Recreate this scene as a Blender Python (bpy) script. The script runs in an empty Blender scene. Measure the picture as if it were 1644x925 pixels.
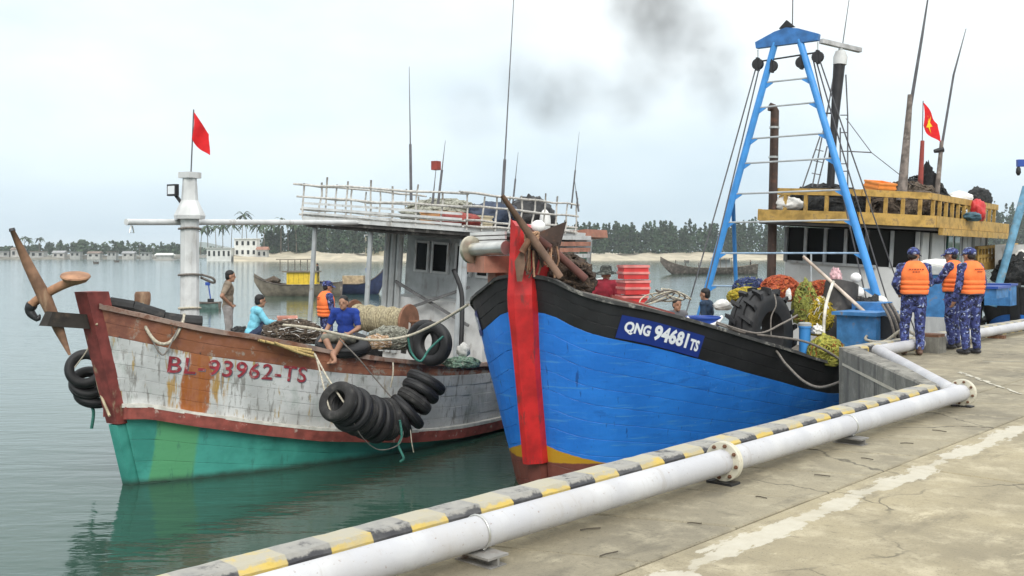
import bpy, bmesh, math, random
import numpy as np
from mathutils import Vector, Matrix, noise as mnoise
random.seed(7); rng = np.random.default_rng(7)
R = math.radians
C = bpy.context.scene.collection
scn = bpy.context.scene
# ------------------------------------------------------------------ camera, sky, sun, exposure
cam = bpy.data.cameras.new('camera'); co = bpy.data.objects.new('camera', cam); C.objects.link(co)
co.location = (0, 0, 1.6); co.rotation_euler = (R(90), 0, 0)
cam.lens = 35; cam.sensor_width = 36; cam.shift_y = -54.5/1644; cam.clip_start = .05; cam.clip_end = 30000
scn.camera = co
SUN_EL, SUN_AZ = R(40), R(172)
world = bpy.data.worlds.new('World'); scn.world = world; world.use_nodes = True
def build_world():
    t = world.node_tree; N = t.nodes; L = t.links; N.clear()
    out = N.new('ShaderNodeOutputWorld'); bg = N.new('ShaderNodeBackground'); L.new(bg.outputs[0], out.inputs[0])
    tc = N.new('ShaderNodeTexCoord'); sep = N.new('ShaderNodeSeparateXYZ'); L.new(tc.outputs['Generated'], sep.inputs[0])
    sky = N.new('ShaderNodeTexSky'); sky.sky_type = 'NISHITA'; sky.sun_disc = False
    sky.sun_elevation = SUN_EL; sky.sun_rotation = SUN_AZ; sky.dust_density = 3
    sk = N.new('ShaderNodeVectorMath'); sk.operation = 'SCALE'; L.new(sky.outputs[0], sk.inputs[0]); sk.inputs['Scale'].default_value = .12
    # overcast deck: broad soft banks, a little bluer and darker low down
    rp = N.new('ShaderNodeValToRGB'); L.new(sep.outputs[2], rp.inputs[0])
    e = rp.color_ramp.elements
    e[0].position = 0.0; e[0].color = (.52, .65, .75, 1)
    e[1].position = .25; e[1].color = (.81, .855, .86, 1)
    k = e.new(.07); k.color = (.66, .77, .84, 1)
    k = e.new(.14); k.color = (.755, .83, .865, 1)
    k = e.new(.6); k.color = (.97, .98, .98, 1)
    mp = N.new('ShaderNodeMapping'); L.new(tc.outputs['Generated'], mp.inputs[0]); mp.inputs['Scale'].default_value = (1, 1, 2.6); mp.inputs['Location'].default_value = (.3, .1, .45)
    nz = N.new('ShaderNodeTexNoise'); L.new(mp.outputs[0], nz.inputs[0]); nz.inputs['Scale'].default_value = 2.4; nz.inputs['Detail'].default_value = 5; nz.inputs['Roughness'].default_value = .5
    r2 = N.new('ShaderNodeValToRGB'); L.new(nz.outputs[0], r2.inputs[0])
    r2.color_ramp.elements[0].position = .33; r2.color_ramp.elements[0].color = (.80, .845, .88, 1)
    r2.color_ramp.elements[1].position = .60; r2.color_ramp.elements[1].color = (1.04, 1.03, 1.02, 1)
    mu = N.new('ShaderNodeMix'); mu.data_type = 'RGBA'; mu.blend_type = 'MULTIPLY'; mu.inputs[0].default_value = 1
    L.new(rp.outputs[0], mu.inputs[6]); L.new(r2.outputs[0], mu.inputs[7])
    # overcast luminance law: brighter towards the zenith
    m1 = N.new('ShaderNodeMath'); m1.operation = 'MAXIMUM'; L.new(sep.outputs[2], m1.inputs[0]); m1.inputs[1].default_value = 0
    m2 = N.new('ShaderNodeMath'); m2.operation = 'MULTIPLY_ADD'; L.new(m1.outputs[0], m2.inputs[0]); m2.inputs[1].default_value = .62; m2.inputs[2].default_value = 1.03
    vs = N.new('ShaderNodeVectorMath'); vs.operation = 'SCALE'; L.new(mu.outputs[2], vs.inputs[0]); L.new(m2.outputs[0], vs.inputs['Scale'])
    mx = N.new('ShaderNodeMix'); mx.data_type = 'RGBA'; mx.inputs[0].default_value = .9
    L.new(sk.outputs[0], mx.inputs[6]); L.new(vs.outputs[0], mx.inputs[7])
    L.new(mx.outputs[2], bg.inputs[0]); bg.inputs[1].default_value = 1.0
build_world()
sl = bpy.data.lights.new('sun', 'SUN'); so = bpy.data.objects.new('sun', sl); C.objects.link(so)
sl.energy = 1.5; sl.angle = R(30); sl.color = (1, .97, .92)
# veiled sun behind the camera
d = Vector((math.sin(SUN_AZ)*math.cos(SUN_EL), math.cos(SUN_AZ)*math.cos(SUN_EL), math.sin(SUN_EL)))
so.rotation_euler = d.to_track_quat('Z', 'Y').to_euler(); so.location = (0, 0, 60)
vsn = scn.view_settings; vsn.view_transform = 'Standard'; vsn.look = 'None'; vsn.exposure = 0.3; vsn.gamma = 1; vsn.use_curve_mapping = False
scn.cycles.max_bounces = 8; scn.cycles.volume_bounces = 1; scn.cycles.use_denoising = True
scn.cycles.volume_step_rate = 1.0; scn.cycles.volume_max_steps = 256

# ------------------------------------------------------------------ helpers
WZ = -2.1                                   # water level; quay top is z = 0
FPX = 1598.3
def P(px, py, dpt):                         # a point of the place, from a bearing and a distance
    return Vector(((px-822)/FPX*dpt, dpt, 1.6-(py-408)/FPX*dpt))
class MB:
    def __init__(s): s.v = []; s.f = []; s.mi = []
    def add(s, vs, fs, mi=0):
        b = len(s.v); s.v.extend([tuple(v) for v in vs]); s.f.extend([tuple(i+b for i in f) for f in fs]); s.mi.extend([mi]*len(fs)); return s
    def box(s, c, size, rot=None, mi=0, taper=1.0):
        hx, hy, hz = (x/2 for x in size); vs = []
        for z in (-1, 1):
            k = taper if z > 0 else 1
            for x, y in ((-1, -1), (1, -1), (1, 1), (-1, 1)): vs.append(Vector((x*hx*k, y*hy*k, z*hz)))
        if rot is not None: vs = [rot @ v for v in vs]
        c = Vector(c); return s.add([v+c for v in vs], [(3, 2, 1, 0), (4, 5, 6, 7), (0, 1, 5, 4), (1, 2, 6, 5), (2, 3, 7, 6), (3, 0, 4, 7)], mi)
    def beam(s, p0, p1, w, h, mi=0, up=Vector((0, 0, 1))):
        p0, p1 = Vector(p0), Vector(p1); d = (p1-p0); l = d.length; d.normalize()
        if abs(d.dot(up)) > .98: up = Vector((1, 0, 0))
        sx = d.cross(up).normalized(); uz = sx.cross(d).normalized()
        vs = []
        for p in (p0, p1):
            for a, b in ((-1, -1), (1, -1), (1, 1), (-1, 1)): vs.append(p+sx*a*w/2+uz*b*h/2)
        return s.add(vs, [(0, 1, 2, 3), (7, 6, 5, 4), (0, 4, 5, 1), (1, 5, 6, 2), (2, 6, 7, 3), (3, 7, 4, 0)], mi)
    def tube(s, pts, r, n=8, cap=True, mi=0):
        pts = [Vector(p) for p in pts]; k = len(pts); rs = r if isinstance(r, (list, tuple)) else [r]*k
        up = None; vs = []; fs = []
        for i, p in enumerate(pts):
            t = (pts[min(i+1, k-1)]-pts[max(i-1, 0)])
            if t.length < 1e-9: t = Vector((0, 0, 1))
            t.normalize()
            if up is None: up = Vector((0, 0, 1)) if abs(t.z) < .9 else Vector((1, 0, 0))
            a = t.cross(up)
            if a.length < 1e-6: a = t.orthogonal()
            a.normalize(); b = a.cross(t).normalized(); up = b
            for j in range(n):
                th = 2*math.pi*j/n; vs.append(p+(a*math.cos(th)+b*math.sin(th))*rs[i])
        for i in range(k-1):
            for j in range(n):
                j2 = (j+1) % n; fs.append((i*n+j, i*n+j2, (i+1)*n+j2, (i+1)*n+j))
        if cap: fs.append(tuple(range(n))); fs.append(tuple((k-1)*n+j for j in reversed(range(n))))
        # tube faces above wind outward
        return s.add(vs, fs, mi)
    def lathe(s, prof, n=16, M=None, mi=0, closed=False):   # prof: (r, z)
        vs = []; fs = []; k = len(prof)
        for r, z in prof:
            for j in range(n):
                th = 2*math.pi*j/n; v = Vector((r*math.cos(th), r*math.sin(th), z)); vs.append(M @ v if M is not None else v)
        for i in range(k if closed else k-1):
            i2 = (i+1) % k
            for j in range(n):
                j2 = (j+1) % n; fs.append((i*n+j, i*n+j2, i2*n+j2, i2*n+j))
        if not closed:
            fs.append(tuple(reversed(range(n)))); fs.append(tuple((k-1)*n+j for j in range(n)))
        return s.add(vs, fs, mi)
    def ell(s, c, r, rot=None, n=12, m=8, mi=0, zmin=-1.0, jit=0.0):
        c = Vector(c); prof = []
        a0 = math.asin(max(-1, zmin))
        vs = []; fs = []
        for i in range(m+1):
            ph = a0+(math.pi/2-a0)*i/m
            for j in range(n):
                th = 2*math.pi*j/n; q = 1+random.uniform(-jit, jit)
                v = Vector((r[0]*math.cos(ph)*math.cos(th)*q, r[1]*math.cos(ph)*math.sin(th)*q, r[2]*math.sin(ph)*q))
                if rot is not None: v = rot @ v
                vs.append(v+c)
        for i in range(m):
            for j in range(n):
                j2 = (j+1) % n; fs.append((i*n+j, i*n+j2, (i+1)*n+j2, (i+1)*n+j))
        fs.append(tuple(reversed(range(n)))); fs.append(tuple(m*n+j for j in range(n)))
        return s.add(vs, fs, mi)
    def cap(s, p0, p1, r0, r1, n=10, mi=0):
        p0, p1 = Vector(p0), Vector(p1); d = p1-p0
        if d.length < 1e-6: d = Vector((0, 0, 1e-4))
        d.normalize(); pts = []; rs = []
        for a in (-80, -55, -25, 0): pts.append(p0+d*r0*math.sin(R(a))); rs.append(r0*math.cos(R(a)))
        for a in (0, 25, 55, 80): pts.append(p1+d*r1*math.sin(R(a))); rs.append(r1*math.cos(R(a)))
        return s.tube(pts, rs, n, True, mi)
    def grid(s, fn, nu, nv, mi=0, flip=False):
        vs = [fn(i/nu, j/nv) for i in range(nu+1) for j in range(nv+1)]; fs = []
        for i in range(nu):
            for j in range(nv):
                a = i*(nv+1)+j; q = (a, a+nv+1, a+nv+2, a+1); fs.append(q[::-1] if flip else q)
        return s.add(vs, fs, mi)
    def prism(s, poly, z0, z1, mi=0, M=None):
        n = len(poly); vs = [Vector((x, y, z0)) for x, y in poly]+[Vector((x, y, z1)) for x, y in poly]
        if M is not None: vs = [M @ v for v in vs]
        fs = [tuple(reversed(range(n))), tuple(range(n, 2*n))]+[(i, (i+1) % n, n+(i+1) % n, n+i) for i in range(n)]
        return s.add(vs, fs, mi)
    def xf(s, M): s.v = [tuple(M @ Vector(v)) for v in s.v]; return s
    def mesh(s, name, mats, smooth=False):
        me = bpy.data.meshes.new(name); me.from_pydata(s.v, [], s.f)
        for m in (mats if isinstance(mats, (list, tuple)) else [mats]): me.materials.append(m)
        if any(s.mi): me.polygons.foreach_set('material_index', s.mi)
        if smooth:
            me.polygons.foreach_set('use_smooth', [True]*len(me.polygons))
        me.update(); return me
    def build(s, name, mats, parent=None, smooth=False, M=None, ang=None):
        me = s.mesh(name, mats, smooth)
        if smooth and ang: me.set_sharp_from_angle(angle=R(ang))
        o = bpy.data.objects.new(name, me); C.objects.link(o)
        if parent is not None: o.parent = parent
        if M is not None:
            if parent is not None: o.matrix_basis = M
            else: o.matrix_world = M
        return o
def tag(o, label=None, cat=None, group=None, kind=None):
    if label: o['label'] = label
    if cat: o['category'] = cat
    if group: o['group'] = group
    if kind: o['kind'] = kind
    return o
def thing(name, label, cat, M=Matrix(), group=None):
    o = bpy.data.objects.new(name, None); C.objects.link(o); o.empty_display_size = .2
    o.matrix_world = M; return tag(o, label, cat, group)
def child(name, mesh, parent, M=None):
    o = bpy.data.objects.new(name, mesh); C.objects.link(o); o.parent = parent
    if M is not None: o.matrix_basis = M
    return o
T = Matrix.Translation
def Rz(a): return Matrix.Rotation(a, 4, 'Z')
def Rx(a): return Matrix.Rotation(a, 4, 'X')
def Ry(a): return Matrix.Rotation(a, 4, 'Y')
def frame(p, axis):                          # local +Z along axis
    return T(Vector(p)) @ Vector(axis).to_track_quat('Z', 'Y').to_matrix().to_4x4()
def spline(pts, n=8):
    pts = [Vector(p) for p in pts]; out = []
    for i in range(len(pts)-1):
        p0, p1, p2, p3 = pts[max(i-1, 0)], pts[i], pts[i+1], pts[min(i+2, len(pts)-1)]
        for k in range(n):
            t = k/n; out.append(.5*((2*p1)+(-p0+p2)*t+(2*p0-5*p1+4*p2-p3)*t*t+(-p0+3*p1-3*p2+p3)*t**3))
    out.append(pts[-1]); return out
def sag(p0, p1, s, n=14):
    p0, p1 = Vector(p0), Vector(p1)
    return [p0.lerp(p1, i/n)-Vector((0, 0, 4*s*(i/n)*(1-i/n))) for i in range(n+1)]

# ------------------------------------------------------------------ materials
class NT:
    def __init__(s, name):
        s.m = bpy.data.materials.new(name); s.m.use_nodes = True; s.t = s.m.node_tree; s.N = s.t.nodes; s.L = s.t.links
        s.b = s.N['Principled BSDF']; s.tc = s.N.new('ShaderNodeTexCoord')
        s.obj = s.tc.outputs['Object']
    def put(s, inp, v):
        if isinstance(v, bpy.types.NodeSocket): s.L.new(v, inp)
        elif isinstance(v, (tuple, list)) and len(v) == 3 and inp.type == 'RGBA': inp.default_value = (*v, 1)
        else: inp.default_value = v
    def math(s, op, a, b=None, c=None):
        n = s.N.new('ShaderNodeMath'); n.operation = op; s.put(n.inputs[0], a)
        if b is not None: s.put(n.inputs[1], b)
        if c is not None: s.put(n.inputs[2], c)
        return n.outputs[0]
    def xyz(s, v=None):
        n = s.N.new('ShaderNodeSeparateXYZ'); s.L.new(v or s.obj, n.inputs[0]); return n.outputs
    def mapv(s, sc=(1, 1, 1), loc=(0, 0, 0), v=None):
        n = s.N.new('ShaderNodeMapping'); s.L.new(v or s.obj, n.inputs[0]); n.inputs['Scale'].default_value = sc; n.inputs['Location'].default_value = loc; return n.outputs[0]
    def noise(s, scale=5, detail=4, rough=.55, v=None, dist=0):
        n = s.N.new('ShaderNodeTexNoise'); s.L.new(v or s.obj, n.inputs[0]); n.inputs['Scale'].default_value = scale; n.inputs['Detail'].default_value = detail; n.inputs['Roughness'].default_value = rough; n.inputs['Distortion'].default_value = dist; return n.outputs[0]
    def step(s, x, a, b):
        n = s.N.new('ShaderNodeMapRange'); n.interpolation_type = 'SMOOTHSTEP'; s.put(n.inputs[0], x); n.inputs[1].default_value = a; n.inputs[2].default_value = b; return n.outputs[0]
    def mix(s, f, a, b, mode='MIX'):
        n = s.N.new('ShaderNodeMix'); n.data_type = 'RGBA'; n.blend_type = mode; s.put(n.inputs[0], f); s.put(n.inputs[6], a); s.put(n.inputs[7], b); return n.outputs[2]
    def bump(s, h, st=.3, dist=.01):
        n = s.N.new('ShaderNodeBump'); n.inputs['Strength'].default_value = st; n.inputs['Distance'].default_value = dist; s.put(n.inputs['Height'], h); s.L.new(n.outputs[0], s.b.inputs['Normal']); return n
    def fin(s, col, rough=.6, metal=0):
        s.put(s.b.inputs['Base Color'], col); s.put(s.b.inputs['Roughness'], rough); s.put(s.b.inputs['Metallic'], metal); return s.m
def sc3(c, k): return tuple(min(1, x*k) for x in c)
_mc = {}
def M(name, col, rough=.65, metal=0, var=.3, vs=4, bump=.25, bs=30, st=None, sthr=(.55, .68), ss=3, sstretch=(1, 1, 1), bd=.006):
    if name in _mc: return _mc[name]
    n = NT(name); a = n.noise(vs, 5)
    c = n.mix(n.step(a, .3, .7), sc3(col, 1-var), sc3(col, 1+var*.8))
    if st is not None:
        k = n.noise(ss, 6, .65, n.mapv(sstretch)); c = n.mix(n.step(k, *sthr), c, st)
    n.bump(n.noise(bs, 4), bump, bd)
    _mc[name] = n.fin(c, rough, metal); return _mc[name]
black_rub = M('tyre_rubber', (.011, .011, .012), .58, var=.4, vs=9, st=(.05, .047, .043), sthr=(.6, .85), ss=6)
rust = M('rusty_steel', (.16, .075, .04), .8, var=.4, st=(.3, .16, .09), ss=7)
brown_wood = M('brown_wood', (.22, .12, .07), .75, var=.35, vs=5, st=(.36, .24, .15), sstretch=(1, 1, .2))
grey_wood = M('grey_weathered_wood', (.42, .40, .37), .85, var=.3, vs=8, st=(.2, .17, .15), sthr=(.55, .7))
bamboo = M('weathered_bamboo', (.54, .52, .48), .8, var=.25, vs=14, st=(.24, .2, .17), sthr=(.58, .7), ss=8)
white_paint = M('worn_white_paint', (.60, .61, .60), .6, var=.16, vs=3, st=(.30, .28, .25), sthr=(.54, .72), ss=4, sstretch=(1, 1, .25))
grey_paint = M('grey_paint', (.40, .43, .44), .6, var=.15, st=(.25, .22, .19), sthr=(.6, .75))
pale_grey = M('pale_grey_paint', (.42, .44, .44), .6, var=.2, vs=2.5, st=(.2, .18, .16), sthr=(.52, .72), sstretch=(1, 1, .3))  # grey paint, darkened to carry the shade on the white boat's wheelhouse front
blue_paint = M('sky_blue_paint', (.06, .30, .72), .4, var=.12, st=(.25, .22, .2), sthr=(.68, .78), ss=9)
mid_blue = M('mid_blue_plastic', (.02, .07, .34), .4, var=.1)
red_paint = M('red_paint', (.50, .016, .016), .5, var=.3, vs=3, bump=.6, bs=16, st=(.22, .03, .025), sthr=(.55, .66), ss=6, sstretch=(1, 1, .35))
dull_red = M('dull_red_paint', (.26, .045, .035), .7, var=.3, st=(.12, .05, .035), ss=5)
salmon = M('salmon_paint', (.42, .19, .13), .7, var=.25, st=(.3, .22, .17), ss=5)
yellow_paint = M('yellow_ochre_paint', (.50, .31, .075), .65, var=.4, vs=4, st=(.24, .16, .07), sthr=(.50, .70), ss=4)
steel = M('galvanised_steel', (.55, .55, .52), .35, .85, var=.15, st=(.3, .22, .15), sthr=(.62, .78))
dark_metal = M('dark_metal', (.03, .03, .032), .5, .3, var=.3)
exh_brown = M('exhaust_brown', (.07, .045, .035), .75, .2, var=.3, st=(.14, .07, .045))
rope_m = M('pale_rope', (.46, .42, .33), .95, var=.3, vs=30, bump=.6, bs=120)
rope_dark = M('grey_rope', (.19, .17, .15), .95, var=.3, vs=30, bump=.6, bs=120)
rope_green = M('green_rope', (.05, .2, .16), .9, var=.3, vs=30)
rope_or = M('buff_rope', (.42, .25, .15), .95, var=.3, vs=30)
opening_shade = NT('dark_window_glass').fin((.005, .006, .006), .3); opening_shade.node_tree.nodes['Principled BSDF'].inputs['Specular IOR Level'].default_value = .15  # matte near-black stands in for the shade inside open windows
green_glass = NT('green_window_glass').fin((.10, .22, .16), .12)
red_plastic = M('red_plastic', (.56, .035, .035), .45, var=.15, st=(.5, .2, .18), sthr=(.6, .8), ss=4)
orange_plastic = M('orange_plastic', (.85, .30, .06), .45, var=.1)
white_plastic = M('white_foam', (.82, .82, .80), .5, var=.06)
net_brown = M('brown_net', (.10, .075, .055), .95, var=.6, vs=12, bump=1, bs=40, st=(.3, .25, .18), sthr=(.55, .7), ss=18, bd=.02)
net_dark = M('dark_net', (.03, .032, .033), .95, var=.6, vs=12, bump=1, bs=40, st=(.10, .09, .08), ss=14, bd=.02)
net_yel = M('yellow_net', (.46, .34, .03), .9, var=.5, vs=18, bump=1, bs=60, st=(.25, .26, .03), sthr=(.5, .68), ss=10, bd=.02)
net_green = M('green_yellow_net', (.27, .28, .06), .9, var=.5, vs=14, bump=1, bs=60, st=(.10, .18, .06), ss=9, bd=.02)
net_or = M('orange_net', (.44, .09, .035), .9, var=.5, vs=18, bump=1, bs=60, st=(.7, .3, .06), ss=9, bd=.02)
net_blue = M('blue_net', (.04, .06, .16), .9, var=.5, vs=14, bump=1, bs=60, st=(.3, .3, .32), ss=12, bd=.02)
net_white = M('white_sack', (.75, .74, .70), .8, var=.15, vs=8, bump=.6, bs=25, bd=.02)
net_grey = M('grey_netting', (.33, .33, .27), .95, var=.5, vs=20, bump=1, bs=70, st=(.16, .15, .12), ss=16, bd=.02)
skin = M('skin', (.36, .19, .12), .55, var=.12, vs=6, bump=.05)
hair = M('black_hair', (.008, .007, .007), .6, var=.3, vs=40, bump=.6, bs=90)
eye_m = NT('eye_dark').fin((.01, .008, .008), .2)
def cloth(name, col, **k): return M(name, col, .9, var=k.pop('var', .2), vs=k.pop('vs', 9), bump=.5, bs=k.pop('bs', 14), bd=.02, **k)
orange_vest = cloth('orange_vest_cloth', (.95, .21, .055), var=.1)
def camo():
    n = NT('blue_camouflage'); a = n.noise(15, 3, .55); b = n.noise(18, 3, .55, n.mapv((1, 1, 1), (3, 5, 1))); c = n.noise(17, 3, .55, n.mapv((1, 1, 1), (8, 2, 7)))
    col = n.mix(n.step(a, .50, .53), (.035, .045, .16), (.012, .014, .04)); col = n.mix(n.step(b, .55, .58), col, (.08, .11, .30)); col = n.mix(n.step(c, .62, .65), col, (.34, .40, .58))
    n.bump(n.noise(14, 3), .5, .02); return n.fin(col, .9)
camo_m = camo()

def concrete(name, base, dark, light, streak=False, line=False):
    n = NT(name); p = n.tc.outputs['Object']
    big = n.noise(.55, 5, .6); mid = n.noise(3.2, 6, .65); fine = n.noise(45, 3, .6)
    c = n.mix(n.step(big, .35, .65), dark, base); c = n.mix(n.step(mid, .45, .75), c, light)
    sp = n.noise(16, 4, .7, n.mapv((1, .35, 1))); c = n.mix(n.math('MULTIPLY', n.step(sp, .56, .72), .55), c, sc3(dark, .6))
    c = n.mix(n.math('MULTIPLY', n.step(fine, .45, .8), .35), c, sc3(dark, .75))
    if streak:
        s1 = n.noise(5, 5, .7, n.mapv((1, 1, .05))); c = n.mix(n.math('MULTIPLY', n.step(s1, .5, .66), .8), c, sc3(dark, .35))
    vn = n.N.new('ShaderNodeTexVoronoi'); vn.feature = 'DISTANCE_TO_EDGE'; vn.inputs['Scale'].default_value = .42
    wob_ = n.N.new('ShaderNodeVectorMath'); wob_.operation = 'MULTIPLY_ADD'; nz_ = n.N.new('ShaderNodeTexNoise'); nz_.inputs['Scale'].default_value = 2.2; nz_.inputs['Detail'].default_value = 6; n.L.new(n.obj, nz_.inputs[0]); n.L.new(nz_.outputs['Color'], wob_.inputs[0]); wob_.inputs[1].default_value = (.55, .55, .2); n.L.new(n.obj, wob_.inputs[2]); n.L.new(wob_.outputs[0], vn.inputs['Vector'])
    if not streak: c = n.mix(n.math('MULTIPLY', n.math('MULTIPLY', n.step(vn.outputs['Distance'], .006, .001), n.step(n.noise(.9, 3), .42, .58)), .75), c, sc3(dark, .3))
    gr = n.noise(1.7, 7, .72, n.mapv((.5, 1.3, 1), (5, 2, 0))); c = n.mix(n.math('MULTIPLY', n.step(gr, .52, .68), .6), c, sc3(dark, .62))
    sp2 = n.noise(85, 2, .6); c = n.mix(n.math('MULTIPLY', n.step(sp2, .62, .7), .6), c, sc3(dark, .4))
    if line:      # worn, smeared line of white cement beside the slab joint
        x, y, z = n.xyz(); wv = n.math('MULTIPLY', n.math('SUBTRACT', n.noise(1.3, 3, .5, n.mapv((1, 0, 0))), .5), .22)
        dd = n.math('ABSOLUTE', n.math('ADD', n.math('ADD', y, .85), wv)); br = n.noise(9, 7, .72, n.mapv((.45, 1.3, 1)))
        gp = n.step(n.noise(2.1, 4, .6, n.mapv((1, .3, 1), (4, 0, 0))), .36, .54); k = n.step(n.math('SUBTRACT', n.math('MULTIPLY_ADD', br, n.math('MULTIPLY_ADD', gp, .12, .23), -.075), dd), 0, .022); c = n.mix(n.math('MULTIPLY', k, n.math('MULTIPLY_ADD', gp, .3, .55)), c, n.mix(n.noise(14, 5), (.44, .40, .31), (.60, .57, .48)))
        b2 = n.noise(2.3, 7, .75, n.mapv((.5, 1.4, 1), (11, 4, 0))); c = n.mix(n.math('MULTIPLY', n.step(b2, .60, .68), .55), c, sc3(light, 1.25))
    n.bump(n.math('ADD', n.noise(60, 4), n.math('MULTIPLY', mid, .8)), .5, .010); return n.fin(c, .85)
conc = concrete('worn_concrete', (.36, .307, .195), (.245, .21, .138), (.475, .415, .285), line=True)
conc2 = concrete('worn_concrete_kerbside', (.30, .262, .178), (.195, .172, .122), (.40, .355, .25))
conc_wall = concrete('streaked_quay_concrete', (.25, .24, .205), (.17, .163, .14), (.34, .325, .28), True)
mortar = M('pale_cement_joint', (.52, .48, .39), .9, var=.15)
lime = M('spilled_white_cement', (.50, .47, .38), .9, var=.12, vs=6, st=(.5, .45, .36), sthr=(.55, .7), ss=5)
def kerb_mat():
    n = NT('yellow_black_kerb_paint'); x, y, z = n.xyz()
    w = n.math('ADD', x, n.math('MULTIPLY', n.math('SUBTRACT', n.noise(7, 3), .5), .03))
    f = n.math('FRACT', n.math('DIVIDE', w, .51)); s = n.step(n.math('ABSOLUTE', n.math('SUBTRACT', f, .5)), .243, .257)
    yel = n.mix(n.step(n.noise(5, 5), .4, .68), (.56, .41, .10), (.44, .37, .21)); blk = n.mix(n.step(n.noise(7, 5), .4, .7), (.045, .045, .05), (.10, .10, .10))
    paint = n.mix(s, blk, yel)
    # paint worn away on the tread of the kerb
    wn = n.step(n.math('ADD', n.math('MULTIPLY', n.noise(9, 6, .7), .9), n.math('MULTIPLY', n.step(z, .165, .195), .27)), .55, .72)
    top = n.mix(s, (.20, .20, .195), (.40, .36, .235))
    n.bump(n.noise(40, 4), .5, .01); return n.fin(n.mix(wn, paint, n.mix(n.noise(14, 4), top, (.4, .38, .33))), .8)
kerb_m = kerb_mat()
def pipe_mat():
    n = NT('white_pipe_paint'); c = n.mix(n.step(n.noise(2.5, 5), .4, .7), (.46, .46, .475), (.56, .56, .565))
    c = n.mix(n.math('MULTIPLY', n.step(n.noise(11, 6, .7), .60, .74), .55), c, (.34, .29, .26)); ring_ = n.noise(3, 6, .7, n.mapv((5, 1, 1), (2, 4, 1))); c = n.mix(n.math('MULTIPLY', n.step(ring_, .56, .70), .45), c, (.36, .33, .30)); sp = n.noise(38, 4, .7); c = n.mix(n.math('MULTIPLY', n.step(sp, .63, .70), .75), c, (.22, .14, .10)); br = n.noise(1.1, 6, .7, n.mapv((1, 1, 1), (7, 7, 7))); c = n.mix(n.math('MULTIPLY', n.step(br, .50, .72), .4), c, (.45, .42, .38)); n.bump(n.math('ADD', n.noise(30, 3), n.math('MULTIPLY', n.noise(4, 2), 2)), .22, .006); return n.fin(c, .5)
pipe_m = pipe_mat()
def white_hull_mat(kind):
    n = NT('white_hull_'+kind); x, y, z = n.xyz()
    if kind == 'side':
        c = n.mix(n.step(n.noise(1.6, 5), .35, .68), (.46, .47, .46), (.66, .67, .66))
        c = n.mix(n.math('MULTIPLY', n.step(n.noise(2.4, 5, .7, n.mapv((1, 1, .6))), .52, .66), .5), c, (.36, .42, .38))
        s1 = n.noise(7, 5, .65, n.mapv((1.6, 1.6, .13))); c = n.mix(n.math('MULTIPLY', n.step(s1, .54, .64), .75), c, (.20, .19, .17)); pt_ = n.noise(6, 6, .75, n.mapv((1, 1, 1.6), (3, 3, 1))); c = n.mix(n.math('MULTIPLY', n.step(pt_, .58, .64), .6), c, (.30, .29, .26))
        s2 = n.noise(5, 5, .65, n.mapv((1.5, 1.5, .10), (4, 2, 0))); c = n.mix(n.math('MULTIPLY', n.step(s2, .58, .66), n.step(x, 5, 1.2)), c, (.42, .30, .12))
        xx = n.math('ADD', x, n.math('MULTIPLY', n.math('SUBTRACT', n.noise(9, 4, .6, n.mapv((1, 1, .25))), .5), .45))
        k = n.math('MULTIPLY', n.math('SUBTRACT', n.step(xx, .33, .40), n.step(xx, .66, .74)), n.step(z, .9, 1.15))
        k0 = n.math('MULTIPLY', n.math('SUBTRACT', n.step(xx, .10, .2), n.step(xx, .84, 1.0)), n.step(n.noise(8, 4, .6, n.mapv((1.5, 1.5, .1))), .46, .6))
        c = n.mix(n.math('MULTIPLY', k0, .85), c, (.42, .24, .05)); c = n.mix(n.math('MULTIPLY', k, .93), c, n.mix(n.noise(12, 5), (.28, .06, .010), (.42, .14, .025)))
        sp = n.noise(22, 4, .7); c = n.mix(n.math('MULTIPLY', n.step(sp, .66, .72), .6), c, (.13, .12, .11))
    elif kind == 'top':
        c = n.mix(n.step(n.noise(3, 6, .65), .38, .66), (.20, .075, .05), (.36, .15, .085))
        c = n.mix(n.math('MULTIPLY', n.math('SUBTRACT', n.step(x, -.4, .2), n.step(x, 1.4, 2.6)), n.step(n.noise(4, 5), .36, .56)), c, (.27, .10, .045))
        c = n.mix(n.step(n.math('ADD', n.noise(4, 6, .7), n.math('MULTIPLY', n.step(x, 1.5, 4.5), .1)), .58, .68), c, (.33, .28, .23))
        c = n.mix(n.step(n.noise(6, 5, .7, n.mapv((1, 1, .3))), .62, .7), c, (.06, .05, .045))
    else:
        c = n.mix(n.step(n.noise(1.8, 5), .35, .65), (.035, .25, .20), (.065, .37, .30))
        xs = n.math('ADD', x, n.math('MULTIPLY', n.noise(3, 3), .08)); c = n.mix(n.math('SUBTRACT', n.step(xs, .12, .16), n.step(xs, .66, .72)), c, (.10, .36, .17))
        c = n.mix(n.math('MULTIPLY', n.step(n.noise(5, 6, .7, n.mapv((1.2, 1.2, .2))), .56, .68), .6), c, (.03, .12, .10))
        c = n.mix(n.step(n.math('ADD', z, n.math('MULTIPLY', n.noise(6, 4), .08)), .17, .03), c, (.03, .07, .05))
    n.bump(n.math('ADD', n.noise(18, 5), n.math('MULTIPLY', n.noise(4, 3, .5, n.mapv((.2, .2, 2))), 1.2)), .5, .012); return n.fin(c, .68)
wh_side, wh_top, wh_low = (white_hull_mat(k) for k in ('side', 'top', 'low'))
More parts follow.
